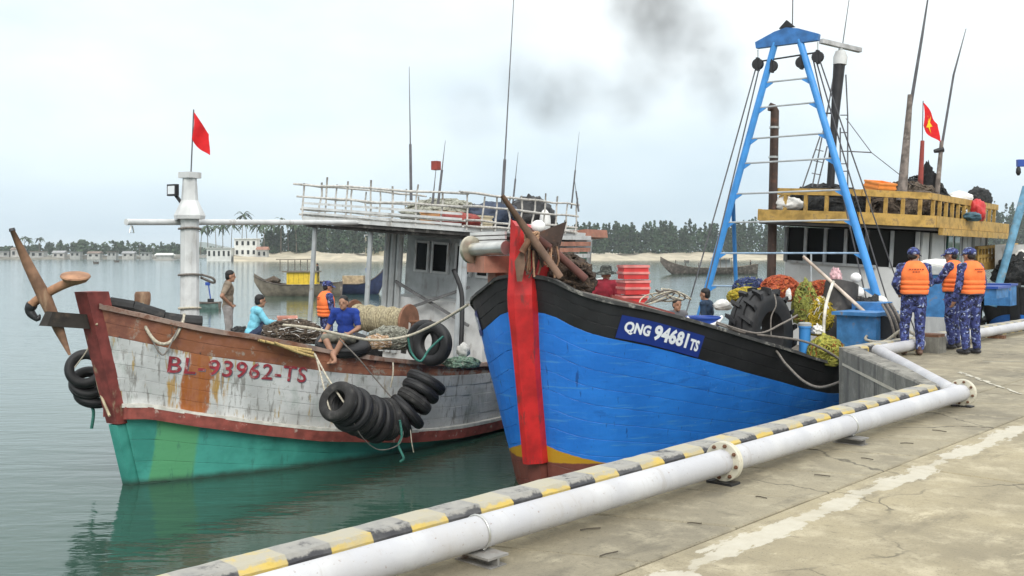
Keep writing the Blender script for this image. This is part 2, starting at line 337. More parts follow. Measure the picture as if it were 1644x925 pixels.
def blue_hull_mat(low=True):
    n = NT('blue_hull_paint'); x, y, z = n.xyz()
    c = n.mix(n.step(n.noise(1.3, 5), .35, .7), (.014, .165, .60), (.022, .215, .72))
    c = n.mix(n.math('MULTIPLY', n.step(n.noise(3, 6, .7, n.mapv((.6, .6, 1.8))), .56, .7), .5), c, (.012, .10, .38))
    s1 = n.noise(8, 5, .65, n.mapv((1.4, 1.4, .10))); c = n.mix(n.math('MULTIPLY', n.step(s1, .63, .70), .7), c, (.01, .05, .2))
    k = n.math('MULTIPLY', n.step(n.noise(19, 5, .7), .66, .69), n.math('SUBTRACT', n.step(x, 1.0, 1.6), n.step(x, 3.0, 4.0))); c = n.mix(n.math('MULTIPLY', k, .8), c, (.30, .50, .66))
    sc_ = n.noise(5, 6, .7, n.mapv((.22, .22, 3.5), (3, 1, 2))); c = n.mix(n.math('MULTIPLY', n.step(sc_, .56, .66), .7), c, (.07, .28, .62)); sd_ = n.noise(12, 6, .75, n.mapv((1, 1, .5), (9, 1, 2))); c = n.mix(n.math('MULTIPLY', n.step(sd_, .64, .72), .5), c, (.02, .06, .16))
    wz = n.math('ADD', z, n.math('MULTIPLY', n.math('SUBTRACT', n.noise(9, 3), .5), .03))
    ytop = n.math('MULTIPLY_ADD', n.math('ABSOLUTE', y), -.34, .83)
    c = n.mix(n.step(n.math('SUBTRACT', ytop, wz), 0, .012), c, (.50, .27, .015))
    c = n.mix(n.step(wz, .515, .49), c, n.mix(n.noise(5, 5), (.12, .035, .025), (.24, .075, .055)))
    n.bump(n.math('ADD', n.noise(14, 5), n.math('MULTIPLY', n.noise(4, 3, .5, n.mapv((.2, .2, 2))), 1.3)), .45, .012); return n.fin(c, .5)
bl_side = blue_hull_mat()
bl_black = M('black_hull_paint', (.014, .014, .015), .6, var=.4, vs=3, st=(.06, .06, .06), sthr=(.6, .8), ss=7, sstretch=(1, 1, .3))
plate_blue = M('plate_blue', (.012, .035, .22), .4, var=.08)
letter_white = M('letter_white', (.82, .84, .86), .5, var=.04)
letter_red = M('letter_red', (.34, .035, .05), .65, var=.35, vs=9, st=(.42, .30, .27), sthr=(.54, .66), ss=11)
letter_shade = M('letter_shade', (.14, .14, .17), .7, var=.3)
flag_red = cloth('flag_red_cloth', (.70, .015, .02), var=.1); star_yel = M('star_yellow', (.95, .70, .03), .8, var=.05)
lamp_glass = NT('lamp_glass').fin((.75, .78, .8), .2)
deck_m = M('deck_planks', (.24, .20, .16), .85, var=.3, vs=3, st=(.12, .1, .08), ss=4)

# ================================================================== SETTING
def water_mat():
    n = NT('harbour_water'); p = n.mapv((1, 1, 1))
    w1 = n.noise(1.1, 3, .5, n.mapv((.45, 1.5, 1)), .4); w2 = n.noise(4.2, 3, .55, n.mapv((.6, 1.3, 1), (7, 3, 0)), .3); w3 = n.noise(.12, 2, .5, n.mapv((.3, 1.2, 1), (2, 9, 0)))
    h = n.math('ADD', n.math('MULTIPLY', w1, 1.0), n.math('MULTIPLY', w2, .28)); h = n.math('ADD', h, n.math('MULTIPLY', w3, 1.5))
    n.bump(h, .16, .16)
    c = n.mix(n.noise(.08, 3), (.024, .060, .044), (.036, .080, .058))
    n.b.inputs['IOR'].default_value = 1.333; return n.fin(c, n.math('MULTIPLY_ADD', n.noise(.05, 3), .08, .04))
MB().add([(-4400, -300, WZ), (4400, -300, WZ), (4400, 4800, WZ), (-4400, 4800, WZ)], [(0, 1, 2, 3)]).build('water', water_mat())['kind'] = 'structure'

def far(px, dist, z=0): return Vector(((px-822)/FPX*dist, dist, z))
sand_m = M('pale_sand', (.44, .385, .28), .95, var=.25, vs=.12, bump=.4, bs=.8, bd=.3, st=(.30, .27, .2), sthr=(.55, .7), ss=.06)
mud_m = M('dark_bank', (.16, .15, .12), .95, var=.4, vs=.1, bump=.4, bs=.5, bd=.3)
def bank(name, knots, prof, mat, nsub=24):
    # knots: (px, distance of the water's edge); prof: (distance inland, height above water)
    pxs = np.linspace(knots[0][0], knots[-1][0], nsub*len(knots)); ds = np.interp(pxs, [k[0] for k in knots], [k[1] for k in knots])
    mb = MB(); vs = []; fs = []; k = len(prof)
    for i, (a, dd) in enumerate(zip(pxs, ds)):
        for j, (inl, h) in enumerate(prof):
            q = dd+inl+6*math.sin(a*.05+j)+random.uniform(-3, 3)*(j > 0); p = far(a, q); hh = h*(1+.35*math.sin(a*.031+j*1.7)+random.uniform(-.2, .2)) if h > 0 else h
            vs.append((p.x, p.y, WZ+hh))
    for i in range(len(pxs)-1):
        for j in range(k-1): a = i*k+j; fs.append((a, a+k, a+k+1, a+1))
    o = MB().add(vs, fs).build(name, mat, smooth=True); o['kind'] = 'structure'; return o
bank('sand_bank', [(375, 500), (600, 515), (900, 560), (1240, 620), (1900, 660)], [(-6, -1), (6, .9), (22, 2.6), (45, 4.0), (120, 4.5), (420, 4.5)], sand_m)
bank('far_bank', [(-260, 690), (60, 700), (300, 760)], [(-6, -1), (4, 1.2), (20, 2.0), (300, 2.5)], mud_m)
bank('far_inlet_bank', [(100, 1050), (480, 1000)], [(-8, -1), (6, 1.0), (30, 2.0), (300, 2.5)], mud_m)
def hill(name, px0, px1, dist, h, ph):
    mb = MB(); n = 60
    def f(u, v):
        a = px0+(px1-px0)*u; r = h*(math.sin(math.pi*u)**1.4)*(1+.12*math.sin(9*u+ph)+.07*math.sin(23*u+ph))
        p = far(a, dist+v*700); return (p.x, p.y, WZ-1+r*math.sin(math.pi*min(1, v*1.0)))
    o = mb.grid(f, n, 10).build(name, M('hill_green', (.05, .075, .04), .95, var=.3, vs=.01), smooth=True); o['kind'] = 'structure'
hill('hill', 195, 420, 3300, 48, 1.0); hill('hill', -200, 150, 4000, 30, 2.2)

# ---- vegetation on the far shores
leaf_d = M('casuarina_foliage', (.032, .062, .028), .95, var=.5, vs=.10, st=(.075, .085, .04), sthr=(.5, .75), ss=.22)
leaf_h = M('far_foliage', (.05, .08, .04), .95, var=.4, vs=.1)
leaf_p = M('palm_fronds', (.045, .075, .03), .8, var=.4, vs=.3)
trunk_m = M('tree_trunk', (.16, .13, .10), .9, var=.3)
def quads(cs, size):
    k = len(cs); a = rng.normal(size=(k, 3)); a /= np.linalg.norm(a, axis=1)[:, None]; b = rng.normal(size=(k, 3)); b -= a*(a*b).sum(1)[:, None]; b /= np.linalg.norm(b, axis=1)[:, None]
    s = (size*rng.uniform(.55, 1.3, k))[:, None]; v = np.stack([cs+(-a-b*.7)*s, cs+(a-b*.55)*s, cs+(a*.7+b)*s, cs+(-a*.8+b*.8)*s], 1).reshape(-1, 3); f = np.arange(4*k).reshape(-1, 4)
    return v, f
def np_obj(name, v, f, mat, parent=None):
    me = bpy.data.meshes.new(name); me.from_pydata(v.tolist(), [], f.tolist()); me.materials.append(mat); me.update()
    o = bpy.data.objects.new(name, me); C.objects.link(o); o.parent = parent; return o
def crown(base, h, r, k, size, shape='cone'):
    t = rng.uniform(0, 1, k)**.8; th = rng.uniform(0, 2*np.pi, k)
    rr = r*(np.sin(np.pi*np.clip(.12+.88*t, 0, 1))**.7 if shape == 'ball' else (1-t)**.75+.06)*np.sqrt(rng.uniform(.15, 1, k))
    rr *= 1+.35*np.sin(th*3+t*9+rng.uniform(0, 6))
    c = np.stack([rr*np.cos(th), rr*np.sin(th), h*(.05+.95*t)], 1)+np.array(base); return quads(c, size)
def wood(name, label, px0, px1, dfun, hfun, n, rows, mat, k=75, size=.8, clump=1.9):
    V = []; Fs = []; off = 0
    for i in range(n):
        a = rng.uniform(px0, px1); row = rng.integers(0, rows); dist = dfun(a)+row*11+rng.uniform(-4, 4); h = hfun(a)*(rng.uniform(.62, .95) if rng.uniform() < .8 else rng.uniform(.95, 1.12)); p = far(a, dist, WZ+3.6)
        v, f = crown(p, h, clump*rng.uniform(.55, 1.9), k, size, 'cone' if rng.uniform() < .75 else 'ball'); V.append(v); Fs.append(f+off); off += len(v)
    o = np_obj(name, np.concatenate(V), np.concatenate(Fs), mat); tag(o, label, 'trees', kind='stuff'); return o
dsand = lambda a: np.interp(a, [375, 600, 900, 1240, 1900], [500, 515, 560, 620, 660])+48
htop = lambda a: np.interp(a, [400, 470, 560, 640, 900, 960, 1060, 1130, 1215, 1500, 1600, 1700], [12, 17, 18, 17, 19, 20.5, 21.5, 20, 23, 29, 34, 32])
wood('far_wood', 'dense dark green wood of feathery trees behind the pale sand bank', 425, 1720, dsand, htop, 900, 4, leaf_d, 95, .75, 2.4)
wood('far_thicket', 'low hazy green tree line along the far left shore', -60, 300, lambda a: 735, lambda a: np.interp(a, [-60, 40, 80, 140, 200, 300], [5, 6, 9, 10, 9, 8]), 150, 2, leaf_h, 40, .9, 2.6)
wood('inlet_thicket', 'faint grey green tree line across the inlet below the hill', 130, 440, lambda a: 1060, lambda a: 6.5, 150, 2, leaf_h, 36, 1.3, 3.5)
def palm(px, dist, h, label, group, zb=3.2, lean=0):
    b = far(px, dist, WZ+zb); t = thing('palm_tree', label, 'palm tree', T(b), group)
    top = Vector((lean, 0, h)); MB().tube(spline([(0, 0, 0), (lean*.3, 0, h*.5), top], 4), [.24-.1*i/8 for i in range(9)], 6).build('trunk', trunk_m, t)
    mb = MB()
    for i in range(17):
        th = random.uniform(0, 6.28); el = random.uniform(-.35, 1.1); L = h*random.uniform(.24, .34)+.8; pr = []
        for k in range(6):
            q = k/5; pr.append(top+Vector((math.cos(th)*math.cos(el)*L*q, math.sin(th)*math.cos(el)*L*q, L*(math.sin(el)*q-.75*q*q))))
        w = Vector((-math.sin(th), math.cos(th), 0)); vs = []
        for k, p in enumerate(pr):
            ww = .62*math.sin(math.pi*min(1, .12+.86*k/5)); vs += [p-w*ww-Vector((0, 0, .35*ww)), p, p+w*ww-Vector((0, 0, .35*ww))]
        mb.add(vs, [f for k in range(5) for f in ((k*3, k*3+3, k*3+4, k*3+1), (k*3+1, k*3+4, k*3+5, k*3+2))])
    mb.build('crown', leaf_p, t)
ordn = ['first', 'second', 'third', 'fourth', 'fifth', 'sixth', 'seventh', 'eighth', 'ninth', 'tenth', 'eleventh', 'twelfth', 'thirteenth', 'fourteenth', 'fifteenth', 'sixteenth', 'seventeenth', 'eighteenth', 'nineteenth', 'twentieth']
for i, (px, dd, h) in enumerate([(322, 545, 14), (334, 550, 16), (347, 540, 15), (358, 555, 17), (371, 560, 17), (388, 545, 22), (397, 560, 18), (413, 550, 16), (424, 545, 18), (437, 556, 17), (451, 548, 19), (463, 556, 18), (476, 550, 17)]):
    palm(px, dd, h, f'{ordn[i]} coconut palm from the left behind the white waterfront houses', 'palms behind the white houses', lean=random.uniform(-1, 1))
for i, (px, h) in enumerate([(39, 13.5), (46, 12.5), (63, 13), (95, 9), (118, 10), (131, 11), (153, 9), (187, 10), (206, 9), (224, 10), (246, 9)]):
    palm(px, 735, h, f'{ordn[i]} palm from the left along the hazy far left shore', 'palms on the far left shore', 2.2)
# ---- houses
wallw = M('house_white', (.66, .66, .62), .8, var=.1, vs=.6, bs=3); wally = M('house_cream', (.58, .52, .36), .8, var=.1, vs=.6, bs=3); wallg = M('house_grey', (.36, .36, .34), .8, var=.2, vs=.6, bs=3)
wallp = M('house_pale', (.42, .41, .38), .85, var=.25, vs=.5, bs=3); roofb = M('roof_brown', (.20, .15, .12), .85, var=.3, vs=.6, bs=3)
roofr = M('roof_rust', (.30, .15, .10), .8, var=.3, vs=.6, bs=3); roofg = M('roof_grey', (.30, .30, .30), .8, var=.2, vs=.6, bs=3)
def house(px0, px1, y0, y1, dist, label, wm, rm, storeys=1, cols=4, group=None, gable=False):
    a, b = P(px0, y1, dist), P(px1, y0, dist); w = b.x-a.x; h = b.z-a.z; dpt = max(5, w*.6)
    t = thing('house', label, 'house', T((a.x, dist, a.z)), group)
    wall = MB().box((w/2, dpt/2, h/2-.8), (w, dpt, h+1.6)).build('wall', wm, t)
    if gable: MB().add([(-.5, -.6, h), (w+.5, -.6, h), (w+.5, dpt+.6, h), (-.5, dpt+.6, h), (-.5, dpt/2, h+1.6), (w+.5, dpt/2, h+1.6)], [(0, 1, 5, 4), (2, 3, 4, 5), (0, 4, 3), (1, 2, 5), (3, 2, 1, 0)]).build('roof', rm, t)
    else: MB().box((w/2, dpt/2-.3, h+.18), (w+.9, dpt+1.2, .34)).build('roof', rm, t)
    sh = h/storeys
    for s in range(storeys):
        for c in range(cols):
            x = w*(c+.5)/cols; ww = w/cols*.42; hh = sh*.45
            wdw = MB().box((x, -.02, s*sh+sh*.55), (ww, .12, hh)).build('window', opening_shade, t)
            MB().box((x, -.10, s*sh+sh*.55-hh/2-.08), (ww+.2, .22, .12)).build('sill', wm, wdw)
house(332, 371, 399, 417, 520, 'long low white waterfront house left of the two-storey one', wallw, wallw, 1, 5)
house(376, 412, 384, 413, 525, 'white two-storey waterfront house with flat roof and dark windows', wallw, wallw, 2, 4)
house(586, 640, 378, 409, 565, 'cream two-storey house behind the sand bank, partly hidden by the white boat', wally, wallw, 2, 4)
house(412, 428, 401, 415, 522, 'small rust-roofed shed beside the white two-storey house', wallg, roofr, 1, 2, gable=True)
hl = ['grey low house at the left edge of the far shore', 'pale house beside the two tallest palms of the far left shore', 'grey house with brown roof right of the two tallest palms', 'pale house below the hazy palms of the far left shore',
      'small grey house in the middle of the far left shore', 'pale low house right of the middle of the far left shore', 'grey house third from the right on the far left shore', 'pale house second from the right on the far left shore', 'last grey house at the right end of the far left shore']
for i, (a, b, y0, y1) in enumerate([(-8, 14, 404, 413), (17, 36, 401, 413), (48, 70, 404, 414), (84, 103, 406, 414), (112, 128, 405, 413), (140, 160, 407, 414), (172, 186, 405, 413), (196, 215, 407, 413), (226, 240, 406, 413)]):
    house(a, b, y0, y1, 715, hl[i], (wallg, wallp, wallg, wallp)[i % 4], (roofg, roofb, roofb, roofg)[i % 4], 1, 2, 'houses on the far left shore', gable=i % 2 == 1)
t = thing('floating_hut', 'pale-roofed floating hut on the water right of the hill', 'hut', T(far(265, 600, WZ)))
MB().box((0, 0, .3), (12, 6, .9)).build('raft', grey_wood, t); MB().box((0, 0, 1.9), (9, 5, 2.4)).build('wall', wallg, t)
MB().add([(-5.5, -3.4, 3), (5.5, -3.4, 3), (5.5, 3.4, 3), (-5.5, 3.4, 3), (-5, 0, 4.3), (5, 0, 4.3)], [(0, 1, 5, 4), (2, 3, 4, 5), (0, 4, 3), (1, 2, 5), (3, 2, 1, 0)]).build('roof', wallw, t)

# ---- quay: local X runs along the edge, local Y out over the water
QO = Vector((1.486, 6.97, 0)); QM = T(QO) @ Rz(math.atan2(.731, .682))
EDGE = [(-16, .44), (4.83, .44), (8.23, 2.95), (90, 2.95)]
poly = EDGE+[(90, -60), (-16, -60)]
quay = MB().prism(poly, -.06, -.022).build('quay', mortar, M=QM); quay['kind'] = 'structure'
inner = [(-16, .41), (4.82, .41), (8.21, 2.92), (90, 2.92), (90, -60), (-16, -60)]
MB().prism(inner, WZ-3, -.061).build('quay_wall', conc_wall, quay)
def slab(pl, mat, g=.009, top=0.0):
    c = Vector((sum(p[0] for p in pl)/len(pl), sum(p[1] for p in pl)/len(pl))); n = len(pl)
    def ins(k): return [(p[0]+(c.x-p[0])*min(.4, k/max(.01, abs(p[0]-c.x)+1e-6)) if abs(p[0]-c.x) > .01 else p[0], p[1]+(c.y-p[1])*min(.4, k/max(.01, abs(p[1]-c.y)+1e-6)) if abs(p[1]-c.y) > .01 else p[1]) for p in pl]
    a, b = ins(g), ins(g+.009); z = random.uniform(-.003, .002)+top
    vs = [(x, y, -.022) for x, y in a]+[(x, y, z-.008) for x, y in a]+[(x, y, z) for x, y in b]
    fs = [tuple(2*n+i for i in range(n))]+[f for i in range(n) for f in ((i, (i+1) % n, n+(i+1) % n, n+i), (n+i, n+(i+1) % n, 2*n+(i+1) % n, 2*n+i))]
    return MB().add(vs, fs).build('concrete_slab', mat, quay)
def xs(tt, m): return tt+(.24-m)*.42           # skew of the cross joints
tt = -6.0
while tt < 34:
    st = random.uniform(.8, .98); slab([(xs(tt, -.66), -.66), (xs(tt+st, -.66), -.66), (xs(tt+st, .235), .235), (xs(tt, .235), .235)], conc2); tt += st
tt = -6.0
for r_, (m0, m1) in enumerate([(-.66, -4.6), (-4.6, -9), (-9, -16), (-16, -30)]):
    q = -9.0+r_*1.3
    while q < 40: slab([(q, m1), (q+5.2, m1), (q+5.2, m0), (q, m0)], conc, .007); q += 5.2
slab([(4.75, .235), (8.6, .235), (8.6, 2.72), (8.05, 2.72)], conc2)
q = 8.6
while q < 34: slab([(q, .235), (q+2.6, .235), (q+2.6, 2.72), (q, 2.72)], conc2); q += 2.6
def kerb(name, pts, w, h, mat, side=1):
    # swept kerb of uneven worn section; pts in the quay frame, w measured inwards
    mb = MB(); n = len(pts); ring = []
    sec = [(0, 0), (0, h-.02), (.02, h), (w-.03, h), (w, h-.035), (w, 0)]
    for i, p in enumerate(pts):
        a = Vector(pts[max(i-1, 0)]); b = Vector(pts[min(i+1, n-1)]); d = (b-a).normalized(); nn = Vector((d.y, -d.x))
        for o, z in sec:
            j = random.uniform(-.004, .004) if z > 0 else 0
            q = Vector(p)+nn*(o+j); ring.append((q.x, q.y, z+(-.022 if z == 0 else j)))
    k = len(sec); fs = [(i*k+j, i*k+j+1, (i+1)*k+j+1, (i+1)*k+j) for i in range(n-1) for j in range(k-1)]+[tuple(range(k)), tuple(reversed(range((n-1)*k, n*k)))]
    o = MB().add(ring, fs).build(name, mat, M=QM); o['kind'] = 'structure'; return o
kerb('kerb', [(-8+i*.1, .44) for i in range(128)]+[(4.80, .44)], .20, .20, kerb_m)
kerb('kerb', [(4.84+3.39*i/20, .44+2.51*i/20) for i in range(21)], .30, .19, conc_wall)
kerb('kerb', [(8.26+i*.4, 2.95) for i in range(120)], .20, .20, kerb_m)
MB().prism([(8.15, 2.93), (8.29, 2.99), (8.29, 2.55), (8.0, 2.66)], -1.2, .196).build('corner_pillar', conc_wall, M=QM)['kind'] = 'structure'
# ragged line of spilled cement and a few bare patches
def splash(tc_, mc_, L, w, ang=0, seed=0, zz=.005):
    rr = random.Random(seed); ca, sa = math.cos(ang), math.sin(ang); vs = []; fs = []; k = max(5, int(L/.09))
    for i in range(k):
        u = (i+rr.uniform(-.5, .5))/k-.5; cx = u*L; cy = rr.uniform(-.38, .38)*w; a = L/k*rr.uniform(.6, 1.5); b = w*rr.uniform(.10, .38); o = Vector((rr.uniform(0, 99), 0, 0)); b0 = len(vs); n = 26; z = zz+.00025*(i % 9)
        for j in range(n):
            th = 2*math.pi*j/n; q = 1+.7*mnoise.noise(o+Vector((math.cos(th)*1.6, math.sin(th)*1.6, 0)))+.35*mnoise.noise(o+Vector((math.cos(th)*5, math.sin(th)*5, 3))); x = cx+a*q*math.cos(th); y = cy+b*q*math.sin(th)
            vs.append((tc_+x*ca-y*sa, mc_+x*sa+y*ca, z))
        fs.append(tuple(range(b0, b0+n)))
    MB().add(vs, fs).build('cement_splash', lime, quay)
for i, (px0, py0, px1, py1, w) in enumerate([(1540, 598, 1640, 634, .07), (1588, 581, 1700, 581, .06)]):
    a = QM.inverted() @ P(px0, py0, 1.6*FPX/(py0-408)); b = QM.inverted() @ P(px1, py1, 1.6*FPX/(py1-408)); dlt = b-a
    splash((a.x+b.x)/2, (a.y+b.y)/2, dlt.length, w, math.atan2(dlt.y, dlt.x), 40+i, .006)
twig_m = M('dark_twig', (.09, .075, .055), .9)
tl = ['nearest', 'second nearest', 'third nearest', 'fourth nearest', 'fifth nearest', 'sixth nearest', 'seventh nearest', 'farthest']
for i, (px, py) in enumerate([(978, 891), (1115, 842), (948, 851), (1222, 800), (1320, 765), (1392, 738), (1456, 713), (1508, 693)]):
    p = P(px, py, 1.6*FPX/(py-408)); o = MB().tube(spline([(-.06, 0, .006), (-.02, .004, .008), (.03, -.002, .008), (.06, .003, .006)], 3), .0038, 5).build('twig', twig_m, M=T((p.x, p.y, .001)) @ Rz(random.uniform(-1.1, .9)) @ Matrix.Diagonal((random.uniform(.45, 1.1), 1, 1, 1)))
    tag(o, f'{tl[i]} dark twig lying on the concrete strip beside the pipe', 'twig', 'twigs on the quay')

# ---- the white pipe along the kerb
PR = .086; PZ = .15
pipe = thing('pipe', 'long white painted pipe with bolted flanges bending round the quay corner', 'pipe', QM)
C2 = (4.55, 0.0); D2 = (8.55, 2.5)
def prun(a, b): return MB().tube([(a[0], a[1], PZ), (b[0], b[1], PZ)], PR, 28).build('pipe_length', pipe_m, pipe, True, ang=40)
prun((-8, 0), (-2.44, 0)); prun((-2.435, 0), (0, 0)); prun((.012, 0), (4.72, 0))
d2 = (Vector(D2)-Vector(C2)).normalized()
prun(C2, D2)
MB().ell((*D2, PZ), (PR*1.12,)*3).build('elbow', pipe_m, pipe, True); prun(D2, (40, 2.5))
MB().tube([(C2[0]+d2.x*(.10+k*.05), C2[1]+d2.y*(.10+k*.05), PZ) for k in (0, 1)], PR*1.08, 24).build('weld_collar', pipe_m, pipe, True, ang=40)
bolt_me = MB().lathe([(.014, -.012), (.014, .012), (.009, .012), (.009, .022)], 6).mesh('bolt', rust)
flange_m = M('flange_cream', (.58, .55, .44), .6, var=.2, st=(.35, .26, .16), sthr=(.58, .72), ss=8)
def flange(x, y, ax, rad=.138, th=.024, blind=False):
    Mx = frame((x, y, PZ), ax)
    f = MB().lathe([(rad-.004, -th/2), (rad, -th/2+.004), (rad, th/2-.004), (rad-.004, th/2), (PR-.004 if not blind else .01, th/2), (PR-.004 if not blind else .01, -th/2)], 32, closed=True).build('flange', flange_m, pipe, True, Mx, 30)
    for i in range(8):
        a = i*math.pi/4+.2
        for s in (-1, 1): child('bolt', bolt_me, f, T((math.cos(a)*(rad-.025), math.sin(a)*(rad-.025), s*th/2)) @ (Rx(math.pi) if s < 0 else Matrix()))
flange(-.014, 0, (1, 0, 0)); flange(.014, 0, (1, 0, 0)); flange(4.735, 0, (1, 0, 0)); flange(4.765, 0, (1, 0, 0), blind=True)
for x in (-5.2, -2.44, 1.99):
    MB().tube([(x+.012*0, PR*1.04*math.cos(a), PZ+PR*1.04*math.sin(a)) for a in [i*math.pi/12 for i in range(-4, 17)]], .007, 6).build('strap', steel, pipe, True)
    b = MB(); b.box((x, -.02, .052), (.15, .26, .012)); b.box((x, -.02, .022), (.014, .26, .046)); b.box((x, -.02, .003), (.12, .26, .008)); b.build('support_bracket', M('bracket_grey', (.30, .29, .27), .7, .3, st=(.16, .08, .05)), pipe)
for x in (10.5, 14, 18): MB().box((x, 2.5, .03), (.12, .3, .06)).build('support_bracket', rust, pipe)
for x in (-.014, 4.75): MB().box((x, 0, .006), (.12, .2, .016)).build('support_shim', dark_metal, pipe)
fd = .45
for k in (.35, .8): 
    p = Vector(C2).lerp(Vector(D2), k); MB().box((p.x, p.y, .03), (.14, .14, .06)).build('support_bracket', rust, pipe)
# ---- bollards on the quay edge
def bollard(px, py, w, h, label, rope=True):
    p = P(px, py, 1.6*FPX/(py-408)); b = thing('bollard', label, 'bollard', T((p.x, p.y, 0)) @ Rz(.82))
    MB().box((0, 0, h/2), (w, w, h), taper=.97).build('post', conc_wall, b)
    MB().box((0, 0, h+.02), (w*.9, w*.9, .05)).build('cap_plate', rust, b); return b
bollard(1496, 566, .34, .26, 'squat grey concrete bollard with a rusty top between the men in vests')

# ---- haze: even thin air round everything; sky outside
hz = MB().box((0, 2200, 33), (9600, 5600, 76)).build('haze', None); hz['kind'] = 'stuff'; tag(hz, 'thin pale haze over the harbour and the far shore', 'haze')
def vol(name, dens, col, an=0.0):
    m = bpy.data.materials.new(name); m.use_nodes = True; N = m.node_tree.nodes; N.remove(N['Principled BSDF']); v = N.new('ShaderNodeVolumePrincipled')
    v.inputs['Color'].default_value = (*col, 1); v.inputs['Density'].default_value = dens; v.inputs['Anisotropy'].default_value = an
    m.node_tree.links.new(v.outputs[0], N['Material Output'].inputs['Volume']); return m, v
hz.data.materials.clear(); hz.data.materials.append(vol('haze_air', .00018, (.90, .95, 1))[0])

# ================================================================== BOATS
class Hull:
    def __init__(s, L, rake, zb, zlow, sheer, gun, wl, y0, stern=1.0):
        s.L, s.rake, s.zb, s.zlow, s.y0, s.stern = L, rake, zb, zlow, y0, stern
        s.sh = sheer; s.gun = gun; s.wl = wl      # gun/wl: (ls, q_inner, q_outer, B)
    def zg(s, t):                                # smooth sheer line through the given heights
        K = s.sh; t = max(0, min(1, t)); i = max(j for j in range(len(K)-1) if K[j][0] <= t); h = K[i+1][0]-K[i][0]; u = (t-K[i][0])/h
        def sl(j):
            a, b = max(0, j-1), min(len(K)-1, j+1); return (K[b][1]-K[a][1])/(K[b][0]-K[a][0])
        m0, m1 = sl(i)*h, sl(i+1)*h; y0, y1 = K[i][1], K[i+1][1]
        if abs(m0) > 3*abs(y1-y0): m0 = 3*(y1-y0)
        if abs(m1) > 3*abs(y1-y0): m1 = 3*(y1-y0)
        return y0*(2*u**3-3*u*u+1)+m0*(u**3-2*u*u+u)+y1*(3*u*u-2*u**3)+m1*(u**3-u*u)
    def xs(s, z): return -s.rake*z/s.zb
    def b(s, t, z):
        v = max(0, min(1, (z-s.zlow)/(s.zg(t)-s.zlow)))
        def f(g):
            ls, qi, qo, B = g; k = min(t*s.L/ls, 1); return s.y0+(B-s.y0)*(1-(1-k)**qi)**qo
        bb = f(s.wl)*(1-v)+f(s.gun)*v
        if t > .55: bb *= 1-(1-s.stern)*((t-.55)/.45)**1.6
        return bb
    def pt(s, t, z, side=1, off=0.0):
        def q(t): x0 = s.xs(z); return Vector((x0+t*(s.L-x0), s.b(t, z)))
        p = q(t)
        if off:
            d = (q(min(1, t+.004))-q(max(0, t-.004))); n = Vector((-d.y, d.x)).normalized(); p = p+n*off
        return Vector((p.x, -side*p.y, z))        # side 1 = near side (local -Y)
    def tz(s, x, z): x0 = s.xs(z); return (x-x0)/(s.L-x0)
    def on(s, x, z, side=1, off=.05): return s.pt(max(0, s.tz(x, z)), z, side, off)
def tgrid(a, b, n):                              # finer towards the bow
    return [a+(b-a)*(i/n) for i in range(n+1)]
def build_hull(boat, H, bounds, mats, off=.022, cuts=(0, .42, 1.0), gap=.0014):
    hull = MB()
    ts = [(i/40)**2.4 for i in range(41)]
    for side in (1, -1):
        hull.grid(lambda u, v: H.pt(ts[round(u*40)], H.zlow+(H.zg(ts[round(u*40)])-.02-H.zlow)*v, side, -.015), 40, 14, flip=side < 0)
    # transom
    hull.grid(lambda u, v: (H.L-.02, -(2*u-1)*H.b(1, H.zlow+(H.zg(1)-H.zlow)*v), H.zlow+(H.zg(1)-.02-H.zlow)*v), 8, 6)
    ho = hull.build('hull', M('hull_backing', (.05, .05, .05), .9), boat, True)
    for side in (1, -1):
        for k in range(len(bounds)-1):
            f0, f1 = bounds[k], bounds[k+1]; sh = (k*7 % 5)*.05-.1
            cc = [0]+[min(.985, c+sh) for c in cuts[1:-1]]+[1]
            for a, b in zip(cc[:-1], cc[1:]):
                n = max(4, int((b-a)*30)) if a > .1 else 18
                tg = [a+(b-a)*(i/n)**(2.6 if a == 0 else 1) for i in range(n+1)]
                if b < 1: tg[-1] -= .0006
                vs = []; o2 = off+random.uniform(-.003, .003)
                for t in tg:
                    z0, z1 = f0(t)+gap, f1(t)-gap
                    vs += [H.pt(t, z0, side, -.02), H.pt(t, z0, side, o2-.004), H.pt(t, z0+.005, side, o2), H.pt(t, z1-.005, side, o2), H.pt(t, z1, side, o2-.004), H.pt(t, z1, side, -.02)]
                fs = [(i*6+j, (i+1)*6+j, (i+1)*6+j+1, i*6+j+1) for i in range(n) for j in range(5)]+[tuple(range(5, -1, -1)), tuple(range(n*6, n*6+6))]
                if side < 0: fs = [f[::-1] for f in fs]
                MB().add(vs, fs).build('plank', mats[k], ho)
    return ho
def sweep_rail(boat, H, zf, w, h, mat, name='rail', t0=0.0, t1=1.0, off=0, sides=(1, -1), inn=None, lump=0.0):
    out = []
    for side in sides:
        n = 46; vs = []
        for i in range(n+1):
            t = t0+(t1-t0)*(i/n)**2.4; z = zf(t); j = random.uniform(-lump, lump); zq = min(z, H.zg(t))
            a = H.pt(t, zq, side, off+w/2+j); b = H.pt(t, zq, side, off-w/2+j)
            a.z = b.z = z
            vs += [a+Vector((0, 0, -h/2)), a+Vector((0, 0, h/2+j)), b+Vector((0, 0, h/2+j)), b+Vector((0, 0, -h/2))]
        fs = [(i*4+j, (i+1)*4+j, (i+1)*4+(j+1) % 4, i*4+(j+1) % 4) for i in range(n) for j in range(4)]+[(3, 2, 1, 0), (n*4, n*4+1, n*4+2, n*4+3)]
        if side < 0: fs = [f[::-1] for f in fs]
        out.append(MB().add(vs, fs).build(name, mat, boat))
    return out
